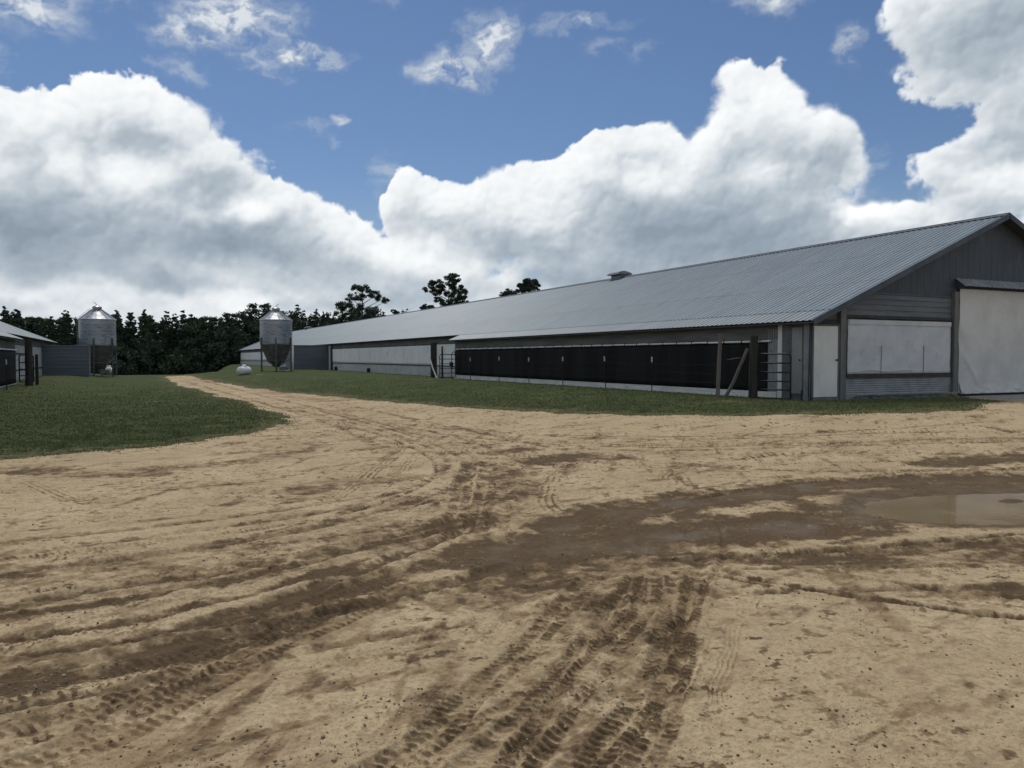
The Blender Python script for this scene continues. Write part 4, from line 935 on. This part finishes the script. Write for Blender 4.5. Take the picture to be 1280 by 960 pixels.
# ================================================================ fence posts, gates
def steel_post_proto(loc, label):
    t = thing('fence_post', label, 'fence post', loc, 'steel posts along the shade cloth walls')
    x, y, z = loc
    s = MB(); s.box((x - .018, y - .003, z - .25), (x + .018, y + .003, z + 1.14)); s.box((x - .003, y + .003, z - .25), (x + .003, y + .03, z + 1.14))
    for k in range(12): s.box((x - .006, y - .010, z + .06 + k * .09), (x + .006, y - .003, z + .085 + k * .09))
    s.build('shaft', M['tpost'], t)
    MB().box((x - .020, y - .006, z + 1.14), (x + .020, y + .031, z + 1.34)).build('painted_tip', M['tip'], t)
    return t
ys = [23.9, 27.1, 30.6, 33.9, 37.4, 41.1]
nm = ['steel post with white tip standing nearest the wooden brace posts', 'second steel post with white tip from the wooden brace', 'third steel post with white tip from the wooden brace',
      'third steel post with white tip from the far gate', 'second steel post with white tip from the far gate', 'steel post with white tip standing nearest the far gate of the black wall']
proto = steel_post_proto((17.22, ys[0], -.12), nm[0])
rp_ = random.Random(2)
for y, l in zip(ys[1:], nm[1:]):
    c = copy_tree(proto); c.location = (17.22 + rp_.uniform(-.04, .04), y, -.12 + rp_.uniform(-.03, .03)); c.rotation_euler = (rp_.uniform(-.03, .03), rp_.uniform(-.03, .03), rp_.uniform(-.4, .4)); c['label'] = l
for x, y, l in ((-4.52, 36.9, 'steel post with white tip at the left edge before the dark cloth'), (-4.62, 44.3, 'steel post beside the small gate of the left house')):
    c = copy_tree(proto); c.location = (x, y, -.22); c['label'] = l
# fence wire strung along the posts
def wire(name, label, pts, zs, r=.0022):
    t = MB()
    for z in zs:
        q = []
        for a, b in zip(pts[:-1], pts[1:]):
            for k in range(4): f = k / 4; q.append((a[0] * (1 - f) + b[0] * f, a[1] * (1 - f) + b[1] * f, z - .02 * math.sin(f * math.pi)))
        q.append((*pts[-1], z)); t.tube(q, r, 4)
    tag(t.build(name, M['wire']), label, 'wire fence')
wire('wire_fence', 'thin wires strung along the steel posts before the black shade cloth', [(16.05, 18.8)] + [(17.22, y) for y in ys] + [(16.9, 45.0)], [.15, .42, .70, .98])
wire('wire_fence', 'thin wires strung before the dark cloth of the left house', [(-4.52, 30), (-4.52, 36.9), (-4.62, 44.3)], [.05, .35, .65, .9])

def wood_post(x, y, h, r, m, label, lean=(0, 0), sunk=.35, name='wooden_post', cat='post'):
    z = gz(x, y) - sunk * .3; n = 9
    pts = [(x + lean[0] * i / n, y + lean[1] * i / n, z + (h - z) * i / n) for i in range(n + 1)]
    t = MB().tube(pts, [r * (1.06 - .10 * i / n) for i in range(n + 1)], 12, bumpy=.05, seed=int(x * 100)).build(name, m, smooth='auto')
    return tag(t, label, cat)
wood_post(16.66, 18.05, 1.84, .128, M['dwood'], 'thick dark wooden gate post beside the near tubular gate', (.03, 0))
wood_post(16.0, 18.85, 1.93, .060, M['wood'], 'slender grey wooden post left of the thick dark gate post', (.10, 0))
b = MB().tube([(16.08, 18.76, -.22), (16.30, 18.48, .45), (16.56, 18.18, 1.46)], [.055, .052, .045], 10, bumpy=.06, seed=3); tag(b.build('wooden_brace', M['wood'], smooth='auto'), 'diagonal grey wooden brace between the slender and the thick post', 'brace')
b = MB().tube([(16.06, 18.78, 1.42), (16.35, 18.42, .75), (16.62, 18.1, .12)], .006, 5); tag(b.build('brace_wire', M['wire']), 'thin brace wire crossing the diagonal wooden brace', 'wire')
b = MB().tube([(16.16, 18.62, 1.12), (16.32, 18.45, 1.17), (16.42, 18.33, 1.18)], .014, 6); tag(b.build('twist_stick', M['wood']), 'short pale stick twisted into the brace wire between two posts', 'stick')

def gate(name, label, a, b, z0, z1, rails, r=.022, both=False):
    """tubular gate between ground points a and b; the far upper corner is rounded"""
    a, b = Vector((*a, 0)), Vector((*b, 0)); u = (b - a); W_ = u.length; u.normalize()
    t = thing(name, label, 'gate', (a.x, a.y, z0))
    p = lambda s, z: tuple(a + u * s + Vector((0, 0, z)))
    c = .12; pts = [p(0, z0), p(0, z1 - c)] + [p(c - c * math.cos(k), z1 - c + c * math.sin(k)) for k in (.4, .8, 1.2, 1.57)] + [p(W_ - c + c * math.sin(k), z1 - c + c * math.cos(k)) for k in (0, .4, .8, 1.2, 1.57)] + [p(W_, z0)]
    MB().tube(pts + [p(0, z0)], r, 8).build('frame', M['gate'], t, smooth=True)
    for z in rails: MB().tube([p(0, z), p(W_, z)], r * .85, 8).build('rail', M['gate'], t, smooth=True)
    for zq in (z1 - .25, z0 + .15): MB().tube([p(.0, zq), p(-.10, zq)], .014, 6).build('hinge', M['gate'], t)
    return t
gate('tube_gate', 'dark tubular gate between the thick dark post and the white corner', (16.75, 17.98), (17.08, 16.98), .0, 1.30, [.25, .50, .76, 1.03], .026)
gate('tube_gate', 'small tubular gate at the far end of the black shade cloth', (16.55, 44.35), (17.48, 44.15), .02, 1.38, [.26, .55, .82, 1.10], .026)
gate('tube_gate', 'small tubular gate beside the dark cloth of the left house', (-5.0, 45.2), (-4.40, 45.2), .0, 1.32, [.30, .62, .95], .030)
wood_post(16.45, 45.3, 2.0, .115, M['dwood'], 'dark wooden post at the left end of the far small gate')
wood_post(16.35, 43.4, 1.85, .055, M['dwood'], 'slim dark post standing before the far small gate')
b = MB().tube([(16.25, 43.9, -.15), (16.2, 44.6, .55), (16.15, 45.1, 1.30)], [.05, .045, .04], 8, bumpy=.08, seed=9); tag(b.build('wooden_brace', M['tip'], smooth='auto'), 'pale leaning stick against the dark post at the far small gate', 'brace')
# stand pipe and hydrant head by the far gate
t = thing('water_hydrant', 'thin standpipe with dark head behind the far small gate', 'hydrant', (17.1, 43.8, -.1))
MB().tube([(17.1, 43.8, -.15), (17.1, 43.8, 1.35), (17.14, 43.75, 1.52), (17.22, 43.7, 1.55), (17.28, 43.7, 1.40)], .022, 6).build('pipe', M['gate'], t, smooth=True)
MB().box((16.98, 43.72, .68), (17.16, 43.88, .92)).box((17.06, 43.75, .5), (17.14, 43.83, .7)).build('valve_head', M['clip'], t)
wood_post(-4.33, 42.6, 1.98, .155, M['dwood'], 'thick dark wooden post beside the left house')
wood_post(-4.15, 44.0, 1.35, .07, M['dwood'], 'short dark post just right of the thick post by the left house')

# ================================================================ feed bins
def silo_mat():
    m = bpy.data.materials.new('galvanised_bin'); m.use_nodes = True; T = NT(m.node_tree); b = T.n['Principled BSDF']
    P = T.new('ShaderNodeTexCoord').outputs['Object']; sp = T.new('ShaderNodeSeparateXYZ'); T.l.new(P, sp.inputs[0])
    an = T.m('ARCTAN2', sp.outputs[1], sp.outputs[0]); ring = T.m('FLOOR', T.m('DIVIDE', sp.outputs[2], .82))
    sec = T.m('FLOOR', T.m('DIVIDE', T.m('ADD', an, T.m('MULTIPLY', ring, .0)), 1.0472))
    wn = T.new('ShaderNodeTexWhiteNoise', noise_dimensions='2D'); T.put(wn.inputs['Vector'], T.xyz(sec, ring))
    n = T.noise(T.v('MULTIPLY', P, (1, 1, 3)), 2.5, 5, .65)
    c = T.mix(wn.outputs['Value'], (.27, .285, .305), (.40, .415, .43)); c = T.mix(T.ss(n, .45, .7), c, (.15, .16, .18))
    fr = T.m('FRACT', T.m('DIVIDE', sp.outputs[2], .82)); c = T.mix(T.m('MULTIPLY', T.ss(fr, .95, .985), .6), c, (.10, .105, .11))
    T.put(b.inputs['Base Color'], c); b.inputs['Metallic'].default_value = .55; b.inputs['Roughness'].default_value = .42
    return m
M['bin'] = silo_mat()
M['hopper'] = pmat('dull_hopper', (.105, .105, .10), (.16, .16, .152), 3, .6, .3)
def silo(loc, zt, label, rot, ladder, pipe):
    x, y, z = loc; s = thing('feed_bin', label, 'feed bin', loc); r = 1.36
    zb, zs, za = z + 2.36, z + 4.50, z + 5.42
    prof = []; k = 0; q = zb
    while q < zs: prof.append((r + (.012 if k % 2 else -.006), q - z)); q += .052; k += 1
    prof.append((r + .03, zs - z))
    body = MB().lathe(loc, prof, 48).build('body', M['bin'], s, smooth=True)
    roof = MB().lathe(loc, [(r + .07, zs - z - .03), (r + .06, zs - z + .02), (.32, za - z - .08), (.30, za - z)], 24).build('roof', M['bin'], s)
    for k in range(12):
        t = 2 * math.pi * k / 12; MB().bar((x + (r + .05) * math.cos(t), y + (r + .05) * math.sin(t), zs + .035), (x + .34 * math.cos(t), y + .34 * math.sin(t), za - .06), .03, .03).build('roof_seam', M['bin'], roof)
    lid = MB().lathe(loc, [(.30, za - z - .02), (.36, za - z), (.36, za - z + .12), (.10, za - z + .25), (.06, za - z + .30)], 20).build('lid', M['bin'], s, smooth='auto')
    MB().tube([(x, y, za + .26), (x + .05 * rot, y, za + .36), (x + .26 * rot, y - .05, za + .52)], .022, 6).build('lid_lever', M['gate'], lid)
    MB().lathe((x, y, 0), [(r - .02, zb - .0), (r - .04, zb - .03), (.82, z + 1.05), (.62, z + .72)], 32).build('hopper', M['hopper'], s, smooth='auto')
    MB().tube([(x, y, z + .74), (x, y, z + .40)], [.50, .26], 12).build('boot', M['motor'], s)
    for k in range(6):
        t = 2 * math.pi * k / 6 + .35; cx, cy = x + (r + .045) * math.cos(t), y + (r + .045) * math.sin(t)
        g = gz(cx, cy); u = Vector((math.cos(t), math.sin(t), 0)); w = Vector((-math.sin(t), math.cos(t), 0))
        l = MB(); l.obox((cx, cy, (g - .1 + zb + .62) / 2), u * .012, w * .055, (0, 0, (zb + .62 - g + .1) / 2)); l.obox(Vector((cx, cy, (g - .1 + zb + .62) / 2)) + w * .05 + u * .02, u * .03, w * .008, (0, 0, (zb + .62 - g + .1) / 2)); l.obox(Vector((cx, cy, (g - .1 + zb + .62) / 2)) - w * .05 + u * .02, u * .03, w * .008, (0, 0, (zb + .62 - g + .1) / 2))
        l.obox((cx, cy, g + .02), u * .10, w * .10, (0, 0, .02)); l.build('leg', M['hopper'], s)
        t2 = 2 * math.pi * (k + 1) / 6 + .35
        MB().bar((cx, cy, z + 1.0), (x + (r + .045) * math.cos(t2), y + (r + .045) * math.sin(t2), z + 1.0), .04, .05).build('brace', M['hopper'], s)
    if ladder:
        t = ladder; u = Vector((math.cos(t), math.sin(t), 0)); w = Vector((-math.sin(t), math.cos(t), 0)); c0 = Vector((x, y, 0)) + u * (r + .16); ld = MB()
        for q in (-1, 1): ld.tube([c0 + w * .2 * q + Vector((0, 0, z + 1.6)), c0 + w * .2 * q + Vector((0, 0, zs + .1)), Vector((x, y, 0)) + u * .5 + w * .16 * q + Vector((0, 0, za - .02))], .014, 5)
        zz = z + 1.7
        while zz < zs: ld.tube([c0 - w * .2 + Vector((0, 0, zz)), c0 + w * .2 + Vector((0, 0, zz))], .010, 5); zz += .3
        for f in (.2, .4, .6, .8):
            c = c0.lerp(Vector((x, y, 0)) + u * .5, f); zq = zs + .1 + (za - .12 - zs) * f; ld.tube([c - w * .18 + Vector((0, 0, zq)), c + w * .18 + Vector((0, 0, zq))], .01, 5)
        ld.build('ladder', M['bin'], s)
    a = MB().tube([(x, y, z + .5), (x + .5, y - .5, z + .62), (x + 1.1, y - .9, z + 1.30)], .055, 8); a.build('auger', M['bin'], s, smooth=True)
    MB().box((x + .15, y - 1.0, z + .12), (x + .62, y - .62, z + .45)).tube([(x + .62, y - .8, z + .3), (x + .85, y - .8, z + .3)], .09, 10).build('motor', M['motor'], s)
    if pipe: MB().tube([(x + 1.25, y - .9, z - .1), (x + 1.25, y - .9, z + 2.28)], .085, 10).build('fill_pipe', M['pipe'], s, smooth=True)
    return s
silo((11.38, 71.4, -.04), 0, 'galvanised feed bin on legs beside the road end of the long right house', 1, 2.2, True)
silo((-2.55, 72.8, -.22), 0, 'galvanised feed bin rising behind the grey shed on the left', -1, 2.75, False)

# propane tanks
def tank(c, yaw, L, r, label):
    t = thing('propane_tank', label, 'gas tank', (c[0], c[1], c[2] - r - .12))
    ax = (math.cos(yaw), math.sin(yaw)); pr = [(r * math.sin(k), -L / 2 - r * .7 * math.cos(k)) for k in (.12, .4, .75, 1.1, 1.57)] + [(r * math.sin(k), L / 2 + r * .7 * -math.cos(k)) for k in (1.57, 2.04, 2.39, 2.74, 3.02)]
    MB().lathe(c, pr, 28, axis=ax).build('shell', M['tank'], t, smooth='auto')
    MB().lathe((c[0], c[1], c[2] + r - .02), [(.17, 0), (.17, .10), (.10, .17)], 16).build('valve_dome', M['tank'], t, smooth='auto')
    for q in (-.32, .32): MB().obox((c[0] + ax[0] * L * q, c[1] + ax[1] * L * q, c[2] - r - .02), Vector((*ax, 0)) * .05, Vector((-ax[1], ax[0], 0)) * r * .6, (0, 0, .14)).build('foot', M['concrete'], t)
    m = MB().tube([(c[0] - ax[0] * L * .45, c[1] - ax[1] * L * .45, c[2] + r * .75), (c[0] - ax[0] * L * .5, c[1] - ax[1] * L * .5, c[2] + r + .22)], .02, 6); m.build('gauge', M['motor'], t)
tank((7.45, 61.3, .22), R(60), 1.25, .31, 'white propane tank lying on the grass left of the right feed bin')
tank((-1.85, 76.5, .10), R(85), .8, .27, 'white tank seen low behind the legs of the left feed bin')
o = MB().box((8.0, 58.7, -.16), (8.75, 59.3, -.03)).build('well_cover', M['concrete']); tag(o, 'small pale concrete slab on the grass right of the propane tank', 'slab')

# ================================================================ trees
def leaf_mat(name, a, b):
    m = bpy.data.materials.new(name); m.use_nodes = True; T = NT(m.node_tree); q = T.n['Principled BSDF']
    P = T.new('ShaderNodeNewGeometry').outputs['Position']
    T.put(q.inputs['Base Color'], T.mix(T.ss(T.noise(P, .6, 4, .7), .3, .7), a, b)); q.inputs['Roughness'].default_value = .9; q.inputs['Specular IOR Level'].default_value = .1
    return m
M['pine'] = leaf_mat('pine_needles', (.036, .054, .036), (.070, .092, .058)); M['broad'] = leaf_mat('broad_leaves', (.044, .064, .038), (.078, .102, .060)); M['bark'] = pmat('pine_bark', (.06, .048, .038), (.10, .08, .062), 3, .95)
def leaf_mesh(name, clumps, rg, per, size, mt, flat=.75):
    """clumps: (x, y, z, r) -> many small leaf faces through their volume"""
    c = np.array(clumps, float); n = np.maximum(8, (per * (c[:, 3] / c[:, 3].mean()) ** 2).astype(int)); idx = np.repeat(np.arange(len(c)), n); N = len(idx)
    d = rg.normal(size=(N, 3)); d /= np.linalg.norm(d, axis=1)[:, None]; rad = rg.rand(N) ** .45
    p = c[idx, :3] + d * (rad * c[idx, 3])[:, None] * np.array([1, 1, flat])
    s = size * rg.uniform(.6, 1.4, N)
    a = rg.normal(size=(N, 3)); a /= np.linalg.norm(a, axis=1)[:, None]; b = rg.normal(size=(N, 3)); b -= a * (a * b).sum(1)[:, None]; b /= np.linalg.norm(b, axis=1)[:, None]
    v = np.stack([p - a * s[:, None] * .5 - b * s[:, None] * .25, p + a * s[:, None] * .5 - b * s[:, None] * .3, p + b * s[:, None] * .55 + a * s[:, None] * .1], 1)
    me = bpy.data.meshes.new(name); me.vertices.add(N * 3); me.vertices.foreach_set('co', v.astype(np.float32).ravel()); me.loops.add(N * 3); me.loops.foreach_set('vertex_index', np.arange(N * 3, dtype=np.int32)); me.polygons.add(N); me.polygons.foreach_set('loop_start', np.arange(0, N * 3, 3, dtype=np.int32)); me.update(calc_edges=True)
    me.materials.append(mt); return me
def child_mesh(name, me, parent):
    o = bpy.data.objects.new(name, me); C.objects.link(o); o.parent = parent; return o

def wood_tree_proto(kind, seed, h):
    """narrow pine or rounder broadleaf of the dense wood"""
    rg = np.random.RandomState(seed); t = thing('pine_tree' if kind == 'pine' else 'broadleaf_tree', '', 'tree', (0, 0, 0)); cl = []
    if kind == 'pine':
        n = 95
        for i in range(n):
            f = i / (n - 1); z = h * (.16 + .84 * f); w = (2.3 * (1 - f) ** .55 + .10) * rg.uniform(.4, 1.15); a = rg.rand() * 6.28
            cl.append((math.cos(a) * w * .75, math.sin(a) * w * .75, z * (1 - .03 * rg.rand()), .20 + .34 * (1 - f) * rg.uniform(.6, 1.4)))
        for i in range(8): f = i / 7; cl.append((rg.uniform(-.2, .2), rg.uniform(-.2, .2), h * (.3 + .62 * f), .45 + .75 * (1 - f)))
    else:
        for i in range(70):
            a = rg.rand() * 6.28; q = rg.rand() ** .5 * 2.4; z = h * (.18 + .76 * rg.rand()); k = math.sqrt(max(.06, 1 - ((z / h - .5) / .52) ** 2)); cl.append((math.cos(a) * q * k, math.sin(a) * q * k, z, rg.uniform(.35, .8)))
    child_mesh('crown', leaf_mesh('crown', cl, rg, 62, .24 if kind == 'pine' else .28, M['pine' if kind == 'pine' else 'broad']), t)
    MB().tube([(0, 0, -1.5), (.05, 0, h * .4), (0, .05, h * .93)], [.22, .15, .03], 7).build('trunk', M['bark'], t, smooth=True)
    return t
protos = [wood_tree_proto('pine', 1, 13), wood_tree_proto('pine', 2, 14), wood_tree_proto('pine', 3, 12), wood_tree_proto('broad', 4, 12), wood_tree_proto('broad', 5, 11), wood_tree_proto('pine', 6, 15)]
LP = 'dark narrow pine in the dense wood behind the barns'; LB = 'dark round crowned broadleaf tree in the dense wood behind the barns'
rt = random.Random(5); used = set()
def place_tree(p, x, y, top, label=None, group=True):
    o = protos[p]
    if p in used: o = copy_tree(o)
    used.add(p)
    g = gz(x, y); hh = {0: 13, 1: 14, 2: 12, 3: 12, 4: 11, 5: 15}[p]; s = (top - g) / hh
    o.location = (x, y, g); o.scale = (s * rt.uniform(.9, 1.25), s * rt.uniform(.9, 1.25), s); o.rotation_euler = (0, 0, rt.uniform(0, 6.28))
    o['label'] = label or (LB if p in (3, 4) else LP); o['category'] = 'tree'
    if group: o['group'] = 'broadleaf trees of the far wood' if p in (3, 4) else 'pines of the far wood'
    return o
# two staggered rows along the edge of the wood
def az_xy(az, dist): a = R(az + HEAD); return math.sin(a) * dist, math.cos(a) * dist
az = -36.0; k = 0
while az < -8.5:
    for row in (0, 1):
        d = (168 if row == 0 else 182) + rt.uniform(-4, 4); a2 = az + rt.uniform(-.3, .3) + row * .35
        x, y = az_xy(a2, d)
        base = 8.4 + .6 * math.sin(az * .7) + .5 * math.sin(az * 1.9 + 1)
        if az > -22.5: base += .5
        top = 1.19 + base + (rt.uniform(-.8, .4) if row == 0 else rt.uniform(-.3, .6)) + (.8 if rt.random() < .10 else 0)
        place_tree(rt.choice((0, 1, 2, 5, 3, 4, 0, 1)), x, y, top)
    az += rt.uniform(.42, .62)
# the few that stand out of the row
x, y = az_xy(-17.75, 172); place_tree(3, x, y, 1.19 + 11.8, 'taller round dark tree rising just left of the right feed bin', False)
x, y = az_xy(-15.2, 172); place_tree(5, x, y, 1.19 + 11.3, 'tall pointed pine rising just right of the right feed bin roof', False)
x, y = az_xy(-15.9, 175); place_tree(4, x, y, 1.19 + 10.4, 'round treetop touching the right feed bin roof', False)
# dense wood filling in behind, down to the ground
def build_wood():
    rg = np.random.RandomState(8); cl = []
    for i in range(3200):
        a = rg.uniform(-40, -6); d = rg.uniform(158, 205); x, y = az_xy(a, d); g = gz(x, y); cl.append((x, y, g + rg.uniform(.3, 1.0) ** 1.0 * rg.uniform(.4, 11.6 if d > 172 else 8.5), rg.uniform(.9, 1.7)))
    me = leaf_mesh('wood', cl, rg, 90, .46, M['pine'], .9); o = bpy.data.objects.new('woodland', me); C.objects.link(o)
    o['kind'] = 'stuff'; o['label'] = 'mass of dark woodland foliage filling the gaps behind the barns and feed bins'; o['category'] = 'woodland'
build_wood()

def open_pine(name, label, az, dist, ztop, trunk, clumps, seed, per=150, size=.19):
    """large open-crowned pine; clumps: (sideways, height, radius) in metres seen from the drive, spread in depth as well"""
    rg = np.random.RandomState(seed); x, y = az_xy(az, dist); g = gz(x, y)
    t = thing(name, label, 'tree', (x, y, g)); a = R(az + HEAD); side = np.array([math.cos(a), -math.sin(a)]); dep = np.array([math.sin(a), math.cos(a)])
    cl = []; limbs = MB(); H = ztop - g
    tk = lambda f: (np.interp(f, [0, .5, 1], trunk))
    limbs.tube([(side[0] * tk(f), side[1] * tk(f), H * f * .97) for f in [i / 8 for i in range(9)]], [.36 - .31 * i / 8 for i in range(9)], 8)
    for (s, z, r) in clumps:
        zz = z - g; dd = rg.uniform(-1.6, 1.6) if abs(s) > .8 else rg.uniform(-.6, .6); cx, cy = side * s + dep * dd
        f0 = min(.93, max(.3, (zz - .6 - .35 * abs(s)) / H)); b0 = side * tk(f0)
        limbs.tube([(b0[0], b0[1], H * f0 * .97), ((b0[0] + cx) / 2, (b0[1] + cy) / 2, (H * f0 * .97 + zz) / 2 - .15), (cx, cy, zz - r * .2)], [.10, .07, .03], 6)
        for q in range(11):
            v = rg.normal(size=3); v /= np.linalg.norm(v); cl.append((cx + v[0] * r * .95, cy + v[1] * r * .95, zz + v[2] * r * .62, r * rg.uniform(.32, .70)))
    child_mesh('crown', leaf_mesh('crown', cl, rg, per, size, M['pine'], .7), t)
    o = MB(); o.v = limbs.v; o.f = limbs.f; me = bpy.data.meshes.new('trunk'); me.from_pydata(o.v, [], o.f); me.materials.append(M['bark']); child_mesh('trunk', me, t)
D1 = 185.
def px2(pxs, cx, k): return [((px - cx) * k, 1.19 + (447 - py) * k, r * k) for px, py, r in pxs]
k = D1 * .98 / 985 / 1.0
open_pine('open_crowned_pine', 'open crowned pine with a long limb reaching right, leftmost above the long roof', -10.75, D1, 1.19 + 88 * k, (2 * k, 0, 1 * k),
  px2([(448,363,7),(456,361,6),(463,366,6),(470,369,6),(478,373,6),(483,376,4),(441,373,7),(452,372,6),(430,384,7),(437,387,8),(446,385,8),(427,394,6),(438,396,8),(455,391,8),(465,388,7),(470,395,7),(452,398,8),(461,398,7),(433,400,7)], 454, k), 21)
open_pine('open_crowned_pine', 'tall open crowned pine rising behind the middle of the long roof', -4.7, D1, 1.19 + 106 * k, (1 * k, 1 * k, 3 * k),
  px2([(563,345,6),(571,347,6),(566,353,6),(541,353,5),(549,354,6),(538,361,6),(546,364,6),(554,359,5),(572,358,7),(578,363,6),(570,369,7),(561,367,5),(549,373,5),(566,377,6),(575,374,6),(582,378,5),(556,378,5),(580,370,5),(570,382,6),(561,384,6),(553,386,5)], 560, k), 22)
open_pine('round_pine', 'small dark treetop just left of the tall pine behind the roof', -6.1, D1, 1.19 + 68 * k, (0, 0, 0), px2([(531,384,3.5),(535,382,4),(540,384,4),(543,386,3.5),(536,388,5)], 536, k), 23, 90)
open_pine('round_pine', 'larger round pine crown, rightmost above the long roof', 1.2, D1, 1.19 + 99 * k, (0, 0, 0), px2([(653,355,5),(660,350,5),(666,353,6),(671,358,5),(656,360,6),(663,359,7),(650,362,4),(674,362,3)], 661, k), 24)
open_pine('round_pine', 'smaller low pine crown, second from the right above the roof', -.3, D1, 1.19 + 85 * k, (0, 0, 0), px2([(636,363,5),(629,367,4),(641,366,4),(634,369,6)], 635, k), 25, 110)
open_pine('round_pine', 'tiny treetop peeking over the roof between the two tall pines', -8.4, D1, 1.19 + 58 * k, (0, 0, 0), px2([(492,389,3),(496,391,3)], 494, k), 26, 60)
